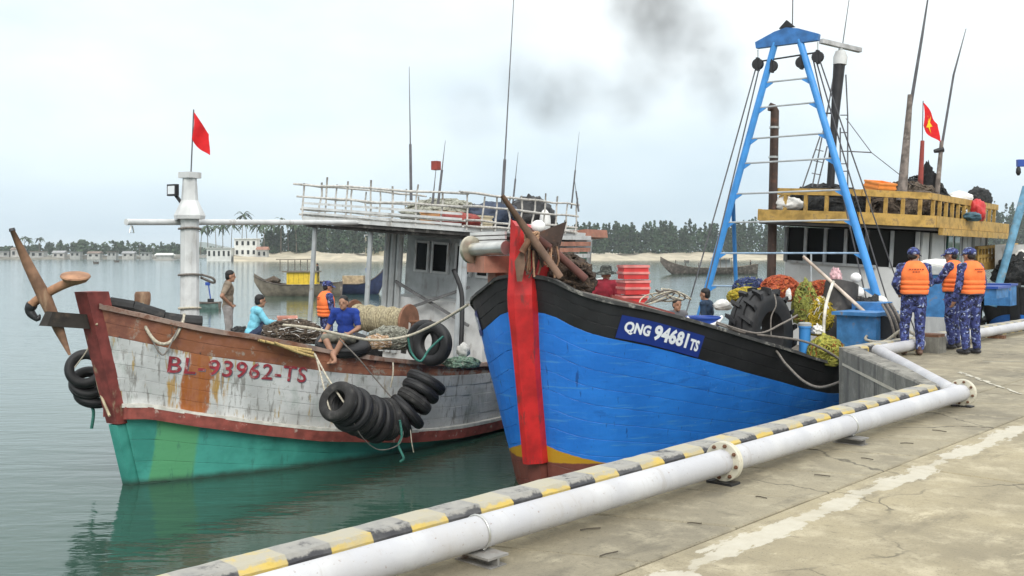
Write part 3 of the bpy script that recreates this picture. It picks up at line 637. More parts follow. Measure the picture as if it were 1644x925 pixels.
def deck(boat, H, drop, mat=None):
    return MB().grid(lambda u, v: (lambda t, z: (H.pt(t, z).x, -(2*v-1)*(H.b(t, z)-.05), z))(.004+.99*u**1.6, H.zg(.004+.99*u**1.6)-drop(u)), 40, 8).build('deck', mat or deck_m, boat)
def text_mesh(txt, size, bold=0.0, spacing=1.0):
    cu = bpy.data.curves.new('txt', 'FONT'); cu.body = txt; cu.size = size; cu.offset = bold; cu.space_character = spacing; cu.resolution_u = 3
    o = bpy.data.objects.new('txt', cu); C.objects.link(o); dg = bpy.context.evaluated_depsgraph_get()
    me = bpy.data.meshes.new_from_object(o.evaluated_get(dg)); bpy.data.objects.remove(o)
    bm = bmesh.new(); bm.from_mesh(me); bmesh.ops.triangulate(bm, faces=bm.faces[:]); bm.to_mesh(me); bm.free()
    vs = [v.co.copy() for v in me.vertices]; fs = [tuple(p.vertices) for p in me.polygons]; return vs, fs
def fit_text(txt, w, h, bold=0.0, spacing=1.0):      # glyphs scaled to a w x h box at the origin
    vs, fs = text_mesh(txt, 1, bold, spacing); x0 = min(v.x for v in vs); x1 = max(v.x for v in vs); y0 = min(v.y for v in vs); y1 = max(v.y for v in vs)
    return [Vector(((v.x-x0)/(x1-x0)*w, (v.y-y0)/(y1-y0)*h, 0)) for v in vs], fs
def on_hull(boat, H, name, vs, fs, x0, zf, off, mat, side=1, flipx=False):
    out = []
    for v in vs: out.append(H.on(x0+v.x, zf(x0+v.x)+v.y, side, off))
    return MB().add(out, fs).build(name, mat, boat)
def bar(name, p0, p1, r, mat, parent, n=7, r1=None):
    return MB().tube([p0, p1], [r, r1 if r1 is not None else r], n).build(name, mat, parent, True, ang=50)

# ---------------------------------------------------------------- white boat
WS = Vector((-6.1, 16.1, WZ)); WM = T(WS) @ Rz(R(60))
white = thing('fishing_boat', 'weathered white wooden fishing boat with turquoise bottom and red lettering', 'boat', WM)
HW = Hull(17, .8, 3.0, -.7, [(0, 2.86), (.02, 2.74), (.066, 2.46), (.111, 2.27), (.155, 2.05), (.20, 1.86), (.259, 1.68), (.36, 1.47), (.5, 1.36), (.75, 1.5), (1, 1.9)], (7, 2.2, 1, 2.8), (7, 2.0, 1, 2.55), .12, .86)
zr = lambda t: float(np.interp(t, [0, .017, .046, .1, .154, .256, .322, .4, .7, 1], [1.10, 1.08, .92, .66, .44, .18, .09, .06, .1, .3]))   # underside of the rubbing strake
zt = lambda t: HW.zg(t)-float(np.interp(t, [0, .1, .2, .3, .4, 1], [.42, .40, .30, .2, .14, .14]))
bw = [lambda t, k=k: HW.zlow+(zr(t)-HW.zlow)*k/5 for k in range(6)]
bw += [lambda t, k=k: zr(t)+(zt(t)-zr(t))*k/6 for k in range(1, 7)]
bw += [lambda t, k=k: zt(t)+(HW.zg(t)-zt(t))*k/2 for k in (1, 2)]
build_hull(white, HW, bw, [wh_low]*5+[wh_side]*6+[wh_top]*2)
rub_red = M('worn_red_rubrail', (.25, .06, .045), .75, var=.35, vs=5, st=(.42, .33, .28), sthr=(.6, .72), ss=7)
rub_white = M('worn_white_rubrail', (.62, .60, .54), .75, var=.2, vs=7, st=(.35, .28, .2), sthr=(.58, .7), ss=8)
sweep_rail(white, HW, lambda t: zr(t)+.10, .16, .19, rub_red, 'rubbing_strake', off=.07, lump=.006)
sweep_rail(white, HW, lambda t: zr(t)+.215, .15, .05, rub_white, 'rubbing_strake_cap', off=.06, lump=.006)
sweep_rail(white, HW, lambda t: HW.zg(t)+.035, .17, .075, M('worn_gunwale', (.30, .22, .18), .85, var=.35, vs=4, st=(.16, .07, .04), sthr=(.5, .62), ss=2), 'gunwale', off=.0, lump=.01)
deck(white, HW, lambda u: .22+.35*min(1, u*2.2))
# stem: heavy worn red post
stem_wm = M('worn_red_stem', (.20, .042, .035), .75, var=.35, vs=5, st=(.30, .22, .14), sthr=(.60, .7), ss=4, sstretch=(1, 1, .5))
def stem(boat, H, ztop, w, dpt, mat, zbot=-.7, taper=1.0):
    mb = MB(); n = 14; vs = []
    for i in range(n+1):
        z = zbot+(ztop-zbot)*i/n; x = H.xs(z); k = 1+(taper-1)*(i/n)
        for dx, dy in ((-.16, -.5*.8), (-.16, .5*.8), (dpt*.5, .5), (dpt*.5, -.5)): vs.append((x+dx*k, dy*w*k, z))
    fs = [(i*4+j, (i+1)*4+j, (i+1)*4+(j+1) % 4, i*4+(j+1) % 4) for i in range(n) for j in range(4)]+[(0, 1, 2, 3), (n*4+3, n*4+2, n*4+1, n*4)]
    return mb.add(vs, [f[::-1] for f in fs]).build('stem', mat, boat)
stem(white, HW, 3.12, .34, .36, stem_wm, 1.02, 1.08)
stem(white, HW, 1.0, .24, .30, wh_low, -.7)
MB().box((-1.22, .05, 2.70), (.74, .20, .22), Ry(R(7)).to_3x3(), taper=.8).build('bowsprit', M('tarry_wood', (.03, .025, .02), .85, var=.4, st=(.07, .05, .035)), white)
# registration painted on the near bow
zx = lambda x: HW.zg(HW.tz(x, 2.0))
def reg(txt, x0, w, h, drop, dz=0.0):
    vs, fs = fit_text(txt, w, h, .012, 1.10); zf = lambda x: float(np.interp(x, [-.2, .5, 1.35, 2.2, 3], [1.86, 1.75, 1.62, 1.48, 1.38]))-dz
    on_hull(white, HW, 'lettering_shadow', [v+Vector((.014, -.014, 0)) for v in vs], fs, x0, zf, .0262, letter_shade); on_hull(white, HW, 'lettering', vs, fs, x0, zf, .0282, letter_red)
reg('BL-93962-TS', .14, 1.98, .27, 0)
# wheelhouse with covered upper deck; the whole upper works lean a little to the near side
LEAN = T((0, 0, 2.0)) @ Rx(R(4.2)) @ T((0, 0, -2.0))
def wl_(px, l): 
    k = (px-822)/FPX; c, s_ = math.cos(R(60)), math.sin(R(60)); return ((WS.y-c*l)*k-(WS.x+s_*l))/(c-s_*k)
wheel = MB().box((11.0, -.35, 2.85), (5.0, 2.5, 3.2)).build('wheelhouse', pale_grey, white, M=LEAN)
MB().box((8.1, -.55, 1.95), (.9, 2.7, 1.5)).build('trunk_cabin', white_paint, white, M=LEAN)
X0 = 8.49
for y, w in ((.42, .30), (-.10, .38), (-.75, .34), (-1.28, .26)):
    f = MB().box((X0-.012, y, 3.62), (.05, w, .62)).build('window', opening_shade, white, M=LEAN)
    mb = MB(); 
    for dy in (-1, 1): mb.box((X0-.03, y+dy*(w/2+.03), 3.62), (.07, .05, .74))
    for dz in (-1, 1): mb.box((X0-.03, y, 3.62+dz*.345), (.065, w, .05))
    mb.build('window_frame', white_paint, f)
for i, x in enumerate((9.3, 10.3, 11.3, 12.1, 12.9)):
    f = MB().box((x, -1.605, 3.62), (.5, .05, .6)).build('window', green_glass, white, M=LEAN)
    mb = MB(); 
    for dx in (-1, 1): mb.box((x+dx*.28, -1.62, 3.62), (.05, .07, .7))
    for dz in (-1, 1): mb.box((x, -1.62, 3.62+dz*.33), (.5, .065, .05))
    mb.build('window_frame', white_paint, f)
MB().box((11.1, -1.92, 3.02), (4.6, .6, .10), Rx(R(12)).to_3x3()).build('side_visor', white_paint, white, M=LEAN)
for i in range(4): bar('side_rail', (9.0, -2.22, 2.5+.2*i), (13.4, -2.22, 2.62+.2*i), .035, white_paint, white).matrix_basis = LEAN
brace_m = M('brace_grey', (.16, .16, .16), .7, var=.3)
# canopy and upper deck
UD = bpy.data.objects.new('upper_deck', MB().box((9.3, 0, 4.43), (6.1, 4.3, .10)).mesh('upper_deck', M('sooty_boards', (.07, .065, .06), .9, var=.4, st=(.2, .19, .17)))); C.objects.link(UD); UD.parent = white; UD.matrix_basis = T((0, 0, -.14)) @ LEAN  # shade under the canopy is put into the dark colour of boards and beams
for x in (6.4, 7.6, 8.8, 10, 11.2): MB().beam((x, -2.2, 4.335), (x, 2.2, 4.335), .09, .07).build('deck_beam', M('sooty_boards', (.07, .065, .06)), UD)
for y in (-2.14, 2.14): MB().beam((6.2, y, 4.50), (12.3, y, 4.50), .07, .08).build('edge_beam', white_paint, UD)
MB().beam((6.24, -2.2, 4.50), (6.24, 2.2, 4.50), .07, .08).build('edge_beam', white_paint, UD)
def wob(p0, p1, r, name, n=6, j=.03):
    p0, p1 = Vector(p0), Vector(p1); pts = [p0.lerp(p1, i/n)+Vector((random.uniform(-j, j), random.uniform(-j, j), random.uniform(-j, j)))*(0 < i < n) for i in range(n+1)]
    return MB().tube(pts, [r*random.uniform(.85, 1.15) for _ in pts], 6).build(name, bamboo, UD, True)
for zz, ex in ((4.58, .1), (4.70, .06), (4.98, .2), (5.26, .32)):
    wob((6.22, -2.2, zz-.02), (6.22, 2.2+ex, zz), .028, 'railing_bar'); wob((6.2-ex, -2.2, zz), (11.3, -2.2, zz-.04), .028, 'railing_bar', 8); wob((6.2, 2.2, zz), (11.0, 2.2, zz-.03), .028, 'railing_bar', 8)
for i in range(8): y = -2.2+4.4*i/7; wob((6.22, y, 4.5), (6.22, y+random.uniform(-.05, .05), random.uniform(5.22, 5.48)), .022, 'railing_post', 3)
for i in range(9): x = 6.8+4.4*i/8; wob((x, -2.2, 4.5), (x+random.uniform(-.08, .08), -2.2, random.uniform(5.2, 5.45)), .022, 'railing_post', 3); wob((x, 2.2, 4.5), (x, 2.2, random.uniform(5.2, 5.4)), .022, 'railing_post', 3)
for i in range(3): MB().beam((6.18, -2.1, 4.60+.11*i), (6.18, 2.15, 4.62+.11*i), .02, .05).build('slat', white_paint, UD)
for y in (2.05, .45, -1.95, -2.05): bar('canopy_post', (6.5, y, 1.35), (6.5, y, 4.33), .055, grey_paint, white).matrix_basis = LEAN
for y in (.62, .44, .80): bar('canopy_post', (7.6, y, 1.4), (7.6, y, 4.36), .075, pale_grey, white).matrix_basis = LEAN
MB().beam((7.5, .45, 3.05), (7.5, -1.6, 2.25), .05, .06).build('brace', brace_m, white, M=LEAN); MB().beam((7.44, .45, 2.3), (7.44, -1.6, 3.1), .05, .06).build('brace', brace_m, white, M=LEAN)
# lashed gear on the upper deck: things of their own
def WW(x, y, z): return WM @ LEAN @ Vector((x, y, z-.14))
def lump(name, label, cat, c, r, mat, rot=0, jit=.08, n=40, m=22, M0=None, group=None, mats=None):
    mb = MB(); off = Vector((random.uniform(0, 90), random.uniform(0, 90), 3)); vs = []; fs = []; big = max(r)
    for i in range(m+1):
        ph = -math.pi/2+math.pi*i/m
        for j in range(n):
            th = 2*math.pi*j/n; d0 = Vector((math.cos(ph)*math.cos(th), math.cos(ph)*math.sin(th), math.sin(ph)))
            q = 1+jit*1.6*mnoise.noise(d0*1.7+off)+jit*1.5*(abs(mnoise.noise(d0*3.4+off))*2-.5)+jit*.7*mnoise.noise(d0*8+off)
            vs.append((r[0]*d0.x*q, r[1]*d0.y*q, max(-r[2]*.75, r[2]*d0.z*q)))
    for i in range(m):
        for j in range(n): fs.append((i*n+j, i*n+(j+1) % n, (i+1)*n+(j+1) % n, (i+1)*n+j))
    o = mb.add(vs, fs).build(name, mat, None, True, T(Vector(c)+Vector((0, 0, r[2]*.75))) @ Rz(rot)); tag(o, label, cat, group)
    if name == 'net_heap': strands(o, r, mat, int(50+60*big))
    return o
def strands(o, r, mat, k, tr=.018, name='net_folds'):
    mb = MB(); rr = random.Random(len(o.name)*31+int(r[0]*1000))
    for i in range(k):
        th = rr.uniform(0, 6.28); ph = rr.uniform(-.35, 1.45); h = rr.uniform(0, 6.28); q = []
        for s in range(6):
            h += rr.uniform(-.9, .9); th += .26*math.cos(h)/max(.35, math.cos(ph)); ph = max(-.5, min(1.5, ph+.22*math.sin(h))); e = 1.02+.07*math.sin(s*2.2+i)
            q.append((r[0]*math.cos(ph)*math.cos(th)*e, r[1]*math.cos(ph)*math.sin(th)*e, r[2]*math.sin(ph)*e))
        mb.tube(spline(q, 3), tr*rr.uniform(.5, 1.5), 5)
    return mb.build(name, mat, o, True)
tarp = M('navy_tarpaulin', (.03, .045, .08), .6, var=.4, vs=6, bump=.8, bs=8, bd=.05)
lump('tarpaulin', 'dark navy tarpaulin heaped on the upper deck of the white boat', 'tarpaulin', WW(8.9, -1.2, 4.5), (.85, .6, .36), tarp, 1, .1)
lump('tarpaulin', 'black tarpaulin bundle at the aft rail of the white boat upper deck', 'tarpaulin', WW(10.6, -1.3, 4.5), (.75, .5, .5), M('black_tarp', (.012, .012, .013), .5, var=.4, bump=.8, bs=8, bd=.05), 1, .1)
lump('net_heap', 'grey net heap in the middle of the white boat upper deck', 'net', WW(8.4, -.2, 4.5), (.9, .8, .35), net_grey, 0, .14)
def crate(name, label, cat, Mx, size, mat, group=None, rim=None, tiers=1, lid=False):
    t = thing(name, label, cat, Mx, group); L, W_, H_ = size; w = .03; 
    MB().box((0, 0, .02), (L-.02, W_-.02, .04)).build('base', mat, t)
    for y in (-1, 1): MB().box((0, y*(W_/2-w/2), H_/2), (L, w, H_)).build('side_panel', mat, t)
    for x in (-1, 1): MB().box((x*(L/2-w/2), 0, H_/2+.001), (w, W_-2*w-.002, H_-.004)).build('end_panel', mat, t)
    mb = MB()
    for zz in (H_-.02, H_*.45):
        for y in (-1, 1): mb.box((0, y*(W_/2+.008), zz), (L+.03, .018, .04))
        for x in (-1, 1): mb.box((x*(L/2+.008), 0, zz+.001), (.018, W_+.03, .04))
    mb.build('rim', rim or mat, t); return t
crate('crate', 'orange-brown plastic crate on the upper deck of the white boat', 'crate', T(WW(7.2, -.9, 4.5)) @ Rz(1), (.75, .5, .34), M('tan_plastic', (.55, .28, .12), .5))
crate('crate', 'cream plastic crate beside the orange-brown crate on the upper deck', 'crate', T(WW(7.9, -1.35, 4.5)) @ Rz(1), (.7, .5, .3), M('cream_plastic', (.6, .52, .36), .5))
MB().box((7.0, .9, 4.70), (.9, .5, .34)).build('x', net_dark); bpy.data.objects.remove(bpy.data.objects['x'])
lump('sack', 'dark red sack behind the slats of the white boat upper deck', 'sack', WW(7.0, -1.5, 4.5), (.5, .35, .2), dull_red, 0, .08)
lump('float', 'white plastic float standing at the near rail of the white boat upper deck', 'float', WW(10.2, -1.9, 4.5), (.14, .14, .32), white_plastic, 0, .01)
# pale hull-side boards under the near rail of the upper deck
for i in range(4): MB().beam((8.6, -2.26, 3.80+.15*i), (12.0, -2.26, 3.83+.15*i), .03, .10).build('side_board', salmon if i == 1 or i == 2 else white_paint, white, M=LEAN)
MB().box((12.5, -1.75, 4.32), (1.3, .9, .20), Rx(R(-10)).to_3x3()).build('aft_hood', salmon, white, M=LEAN)
# antennas, mast light
def antenna(px, ytop, ybot, dpt, r, boat_m, parent, pxt=None, mat=dark_metal, base=None):
    I = boat_m.inverted(); a = I @ P(px, ybot, dpt); b = I @ P(pxt if pxt is not None else px, ytop, dpt); k = a.lerp(b, base or .35)
    return MB().tube([a, k, k, b], [r, r*.9, r*.45, r*.16], 7).build('antenna', mat, parent, True, ang=40)
ant = M('antenna_grey', (.11, .11, .12), .5)
antenna(660, 107, 322, 23, .035, WM, white, 657, ant, .42)
antenna(806, -60, 335, 23, .04, WM, white, 828, ant, .2)
antenna(823, 244, 330, 25, .025, WM, white, 832, ant, .5)
antenna(917, 212, 335, 24.5, .022, WM, white, 930, ant, .5); antenna(929, 285, 340, 24.5, .022, WM, white, 922, ant, .6)
antenna(694, 262, 330, 22.5, .03, WM, white, 701, ant); antenna(703, 226, 330, 22.5, .03, WM, white, 715, ant, .55)
I = WM.inverted(); MB().box(I @ P(700, 266, 22.5), (.16, .16, .2)).build('signal_lamp', dull_red, white)
# foremast of the white boat with boom, flood light
mc = Vector((1.12, -.02, 0)); mast = MB()
mast.tube([mc+Vector((0, 0, 2.1)), mc+Vector((0, 0, 4.30))], [.165, .155], 10); mast.tube([mc+Vector((0, 0, 4.30)), mc+Vector((0, 0, 4.36)), mc+Vector((0, 0, 4.62)), mc+Vector((0, 0, 5.0))], [.25, .26, .14, .115], 8); mast.box(mc+Vector((0, 0, 5.05)), (.27, .27, .10))
mo = mast.build('foremast', white_paint, white)
a = mc+Vector((-1.15, .19, 4.22)); b = Vector((7.4, .5, 4.42)); MB().tube([a, a.lerp(b, .35), b], .052, 12).build('boom', white_paint, white, True, ang=40)
MB().tube([mc+Vector((-1.05, .19, 4.17)), mc+Vector((-1.09, .19, 4.05)), mc+Vector((-1.0, .19, 4.05)), mc+Vector((-1.03, .19, 4.16))], .012, 5).build('boom_eye', steel, white)
fl = MB().box(mc+Vector((-.10, .30, 4.80)), (.07, .22, .20)).build('flood_lamp', dark_metal, white); MB().box(mc+Vector((-.138, .30, 4.80)), (.012, .16, .14)).build('lens', lamp_glass, fl); MB().beam(mc+Vector((-.06, .28, 4.72)), mc+Vector((0, .12, 4.5)), .04, .05).build('bracket', dark_metal, fl)
for zz, rr in ((3.35, .185), (2.78, .18), (4.14, .18)):
    MB().tube([mc+Vector((rr*math.cos(i*.5236), rr*math.sin(i*.5236), zz+.01*math.sin(i))) for i in range(13)], .02, 6).build('rope_lashing', rope_dark if zz > 3 else rope_m, mo, True)
MB().tube(spline([mc+Vector((.1, -.17, 3.35)), mc+Vector((.3, -.24, 3.28)), mc+Vector((.35, -.2, 3.2)), mc+Vector((.1, -.16, 3.3))], 4), .022, 6).build('rope_loop', rope_dark, mo, True)
def flag(px, ytop, ybot, dpt, hoist, fly, label, star, pxb, mat=flag_red):
    a = P(pxb, ybot, dpt); b = P(px, ytop, dpt); t = thing('flag', label, 'flag', T(a)); b = b-a
    MB().tube([(0, 0, 0), b], .012, 6).build('pole', ant, t); d = (Vector((0, 0, 0))-b).normalized()
    def f(u, v):
        p = b+d*(.03+hoist*v); droop = fly*u; return p+Vector((droop*.55+.03*math.sin(5*u+3*v), -.05*math.sin(6*u+2*v), -droop*.80*(1-.25*v)-.03*math.sin(4*u)))
    MB().grid(f, 14, 10).build('cloth', mat, t, True)
    if star:
        pts = []
        for i in range(10): rr = .38 if i % 2 == 0 else .15; pts.append((.45+rr*math.sin(i*math.pi/5)*.75, .5-rr*math.cos(i*math.pi/5)))
        for s in (-1, 1): MB().add([f(.45, .5)+Vector((0, .006*s, 0))]+[f(u, v)+Vector((0, .006*s, 0)) for u, v in pts], [(0, i+1, (i+1) % 10+1) for i in range(10)]).build('star', star_yel, t)
flag(311, 176, 282, 17.05, .47, .52, 'plain red flag drooping from the pole above the white foremast', False, 306.5)

# ---------------------------------------------------------------- blue boat
BS = Vector((.47, 15.5, WZ)); BM = T(BS) @ Rz(R(53))
blue = thing('fishing_boat', 'bright blue wooden fishing boat with black top band and red stem', 'boat', BM)
HB = Hull(21.5, .5, 3.4, -.7, [(0, 3.34), (.005, 3.14), (.014, 3.00), (.037, 2.85), (.087, 2.52), (.139, 2.21), (.237, 1.73), (.4, 1.5), (.7, 1.45), (1, 1.7)], (6.5, 2, .42, 3.0), (8.5, 2, .62, 2.35), .15, .66)
bb = [lambda t, k=k: HB.zlow+(HB.zg(t)-.52-HB.zlow)*k/12 for k in range(13)]+[lambda t, k=k: HB.zg(t)-.52+.52*k/3 for k in (1, 2, 3)]
build_hull(blue, HB, bb, [bl_side]*12+[bl_black]*3, cuts=(0, .45, 1.0))
sweep_rail(blue, HB, lambda t: HB.zg(t)+.02, .13, .05, M('black_cap_rail', (.05, .05, .048), .8, var=.4, st=(.26, .25, .22), sthr=(.52, .66), ss=6), 'gunwale', off=0, lump=.005)
deck(blue, HB, lambda u: .30+.15*min(1, u*3))
def red_stem():
    mb = MB(); n = 18; vs = []
    for i in range(n+1):
        z = .50+(4.08-.50)*i/n; x = HB.xs(z)-.02+(.0 if z < 3.0 else (z-3.0)*.20); k = 1; w = .18+.055*math.exp(-((z-3.0)/.7)**2)
        for dx, dy in ((-.34, -.22), (-.34, .30), (-.14, 1.0), (.34, 1.0), (.34, -1.0), (-.14, -1.0)): vs.append((x+dx*k, dy*w, z-(.12*dx if i == n else 0)+(0.12 if i == n and dy > 0 else 0)))
    fs = [(i*6+j, i*6+(j+1) % 6, (i+1)*6+(j+1) % 6, (i+1)*6+j) for i in range(n) for j in range(6)]+[tuple(reversed(range(6))), tuple(n*6+j for j in range(6))]
    return mb.add(vs, [f[::-1] for f in fs]).build('stem', red_paint, blue)
red_stem(); stem(blue, HB, .50, .30, .36, bl_side, -.7)
# registration plates
def plate(boat, H, x0, w, h, drop, txt, side=1):
    zf = lambda x: H.zg(H.tz(x, 2.7))-drop
    n = 12; vs = []; 
    for i in range(n+1):
        for j in (0, 1): vs.append(Vector((w*i/n, -.05+j*(h+.1), 0)))
    fs = [(j*2, j*2+2, j*2+3, j*2+1) for j in range(n)]
    if side < 0: fs = [f[::-1] for f in fs]
    pl = on_hull(boat, H, 'name_plate', vs, fs, x0, zf, .034, plate_blue, side)
    seg = txt; 
    for s_, a, ww, hh in seg:
        v, f = fit_text(s_, ww, hh, .045, 1.02)
        if side < 0: v = [Vector((ww-q.x+0, q.y, 0)) for q in v]
        on_hull(pl, H, 'lettering', [q+Vector((a, (h-hh)/2*0+.03, 0)) for q in v], f, x0, zf, .039, letter_white, side)
plate(blue, HB, .08, 1.20, .24, .43, [('QNG', .06, .32, .19), ('94681', .43, .52, .235), ('TS', .99, .16, .17)])
plate(blue, HB, -.02, .40, .28, .52, [('QNG', .28, .10, .22), ('94681', .09, .17, .25), ('TS', .02, .05, .2)], -1)
# ridge of the foredeck and roller fairlead
def BW(x, y, z): return BM @ Vector((x, y, z))
MB().box(BM.inverted() @ P(787, 424, 15.7), (.5, .75, .26), Rz(R(-30)).to_3x3()).build('roller_base', salmon, blue); MB().box(BM.inverted() @ P(802, 450, 15.9), (.28, .34, .30), Rz(R(-30)).to_3x3()).build('roller_plinth', salmon, blue)
rl = MB().tube([BM.inverted() @ P(757, 401, 15.6), BM.inverted() @ P(812, 398, 15.0)], .105, 18).build('roller', steel, blue, True, ang=40)
pa = BM.inverted() @ P(757, 401, 15.6); pb = BM.inverted() @ P(812, 398, 15.0); ax = (pb-pa).normalized()
MB().lathe([(.08, -.05), (.20, -.05), (.22, -.02), (.21, .02), (.12, .05)], 24, frame(pa, ax)).build('roller_flange', M('brass_steel', (.50, .46, .36), .35, .8), blue, True, ang=40)
for i in range(3): MB().beam(BM.inverted() @ P(756, 376+i*7, 15.8), BM.inverted() @ P(812, 374+i*7, 15.4), .05, .05).build('roller_rail', white_paint, blue)
# A-frame (gallows)
AX = 9.0; AC = -.4; YL = lambda z: .27+(8.55-z)*.298
def aleg(s): 
    return MB().tube([(AX, AC+s*YL(1.25), 1.25), (AX, AC+s*YL(8.5), 8.5)], [.09, .075], 14).build('gallows_leg', blue_paint, blue, True, ang=40)
for s in (1, -1):
    lg = aleg(s)
    for z in (2.95, 3.72, 4.44, 5.1, 5.8, 6.36, 7.06, 7.62): MB().prism([(0, 0), (-.14, 0), (-.14, -.03), (.02, -.13)], -.012, .012, M=T((AX, AC+s*(YL(z)-.07), z)) @ Matrix(((0, 0, 1, 0), (s, 0, 0, 0), (0, 1, 0, 0), (0, 0, 0, 1)))).build('gusset', blue_paint, lg)
    MB().tube([(AX+.12, AC+s*(YL(5)+.04), 5.0), (AX+1.6, AC+s*1.9, 1.4)], .05, 8).build('back_stay', blue_paint if s > 0 else dark_metal, blue, True)
for z in (2.95, 3.72, 4.44, 5.1, 5.8, 6.36, 7.06, 7.62): bar('rung', (AX, AC-YL(z), z), (AX, AC+YL(z), z), .022, grey_paint if z > 4.2 else M('rung_blue', (.30, .42, .55), .5), blue)
bar('rung_upright', (AX, AC-.55, 2.95), (AX, AC-.55, 3.72), .02, grey_paint, blue)
bm_ = MB(); bm_.prism([(-.72, 8.42), (.72, 8.42), (.74, 8.56), (.28, 8.74), (0, 8.80), (-.28, 8.74), (-.74, 8.56)], -.07, .07, M=T((AX, AC, 0)) @ Matrix(((0, 0, 1, 0), (1, 0, 0, 0), (0, 1, 0, 0), (0, 0, 0, 1)))); bm_.build('head_beam', M('beam_blue', (.035, .16, .42), .45, st=(.2, .18, .16), sthr=(.68, .78)), blue)
MB().prism([(-.18, 8.80), (.18, 8.80), (0, 8.97)], -.05, .05, M=T((AX, AC, 0)) @ Matrix(((0, 0, 1, 0), (1, 0, 0, 0), (0, 1, 0, 0), (0, 0, 0, 1)))).build('head_cap', dark_metal, blue)
bar('antenna', (AX, AC-.12, 8.8), (AX, AC-.14, 10.2), .014, ant, blue)
def block(x, y, z):
    b = MB().lathe([(.05, -.05), (.13, -.045), (.10, 0), (.13, .045), (.05, .05)], 16, T((x, y, z)) @ Ry(math.pi/2)).build('pulley_block', dark_metal, blue, True, ang=40)
    MB().tube([(x, y, z+.12), (x, y, z+.33)], .015, 6).build('shackle', steel, b); MB().box((x, y, z), (.13, .05, .3)).build('cheek', dark_metal, b)
for y, z in ((-.70, 8.06), (.70, 8.06), (-.33, 7.98), (.36, 7.98)): block(AX, AC+y, z)
bar('rung', (AX, AC-.62, 8.16), (AX, AC+.62, 8.12), .02, dark_metal, blue)
for y0, x1, y1 in ((-.66, 11.4, -2.2), (-.74, 12.2, -2.4), (-.60, 10.6, -1.9), (.66, 8.6, 1.75), (.74, 8.2, 1.95)): MB().tube(sag((AX, AC+y0, 8.0), (x1, y1, 1.6), .06), .017, 5).build('hoisting_wire', ant, blue)
# exhaust stack
ex = MB(); pex = BM.inverted() @ P(1236, 450, 25.2); ptop = BM.inverted() @ P(1244, 178, 25.2); ex.tube([Vector((pex.x, pex.y, 1.4)), ptop, ptop+Vector((-.03, .03, .07)), ptop+Vector((-.10, .10, .10))], [.115, .105, .105, .11], 16); ex.build('exhaust_stack', exh_brown, blue, True, ang=60)
for k in (.2, .55): q = pex.lerp(ptop, .62+k*.5); MB().tube([q, q+(ptop-pex)*.012], .125, 16).build('stack_band', steel, blue, True, ang=40)
# wheelhouse; roof plan is chamfered, upper works lean slightly to the quay side
LB = T((0, 0, 2.0)) @ Rx(R(3.0)) @ T((0, 0, -2.0))
wall_m = M('wheelhouse_white', (.56, .57, .56), .55, var=.12, vs=2, st=(.33, .31, .28), sthr=(.6, .75), ss=3, sstretch=(1, 1, .3))
FR = [(12.6, 1.15), (12.4, -1.0), (13.0, -2.05), (20.4, -2.1), (20.4, 1.3), (13.2, 1.4)]     # plan: x, y
MB().prism(FR[::-1], 1.3, 3.45).build('lower_wall', wall_m, blue, M=LB); MB().prism([(x+.05 if x < 14 else x-.03, y*.97) for x, y in FR[::-1]], 3.45, 4.36).build('window_band', opening_shade, blue, M=LB)
def edgeposts(a, b, n, z0, z1, w, mat, name='window_post'):
    for i in range(n+1): p = Vector(a).lerp(Vector(b), i/n); MB().box((p.x, p.y, (z0+z1)/2), (w, w, z1-z0)).build(name, mat, blue, M=LB)
edgeposts(FR[0], FR[1], 4, 3.45, 4.36, .075, pale_grey); edgeposts(FR[1], FR[2], 2, 3.45, 4.36, .075, pale_grey); edgeposts(FR[5], FR[0], 1, 3.45, 4.36, .075, pale_grey); edgeposts(FR[2], FR[3], 9, 3.45, 4.36, .09, wall_m)
for x0, w, m in ((13.5, .55, wall_m), (14.7, 1.2, wall_m), (16.0, .5, green_glass), (16.75, .55, green_glass), (17.9, 1.0, wall_m), (19.4, 1.5, wall_m)): MB().box((x0+w/2*0, -2.09, 3.9), (w, .05, .9)).build('side_panel', m, blue, M=LB)
MB().box((12.48, -.1, 3.46), (.2, 2.3, .06), Rz(R(-5)).to_3x3()).build('window_sill', pale_grey, blue, M=LB)
RP = [(11.0, 1.25), (11.0, -1.2), (12.7, -2.5), (21.0, -2.55), (21.0, 1.75), (13.2, 1.75)]
def ring(poly, z0, z1, w, mat, name, M0, skip=()):
    c = Vector((sum(p[0] for p in poly)/len(poly), sum(p[1] for p in poly)/len(poly)))
    for i in range(len(poly)):
        if i in skip: continue
        a, b = Vector(poly[i]), Vector(poly[(i+1) % len(poly)]); d = (b-a).normalized()
        MB().beam((a.x, a.y, (z0+z1)/2), (b.x, b.y, (z0+z1)/2+random.uniform(-.01, .01)), w, z1-z0).build(name, mat, blue, M=M0)
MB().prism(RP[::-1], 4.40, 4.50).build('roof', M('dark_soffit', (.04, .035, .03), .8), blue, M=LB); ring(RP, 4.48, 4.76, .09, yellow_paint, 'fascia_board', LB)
RU = [(11.5, 1.0), (11.5, -1.1), (13.0, -2.3), (20.4, -2.35), (20.4, 1.5), (13.4, 1.5)]
ring(RU, 5.16, 5.32, .07, yellow_paint, 'upper_rail_board', LB)
def posts(poly, n, mat):
    for i, k in enumerate(n):
        a, b = Vector(poly[i]), Vector(poly[(i+1) % len(poly)])
        for j in range(k): p = a.lerp(b, (j+.4)/k); MB().box((p.x, p.y, 4.93), (.08, .08, .44)).build('rail_post', mat, blue, M=LB)
posts(RU, (4, 4, 12, 4, 5, 2), yellow_paint)
MB().prism([(13, -2.62), (21.1, -2.68), (21.1, -2.58), (13, -2.52)], 4.30, 4.47).build('lower_fascia_board', yellow_paint, blue, M=LB)
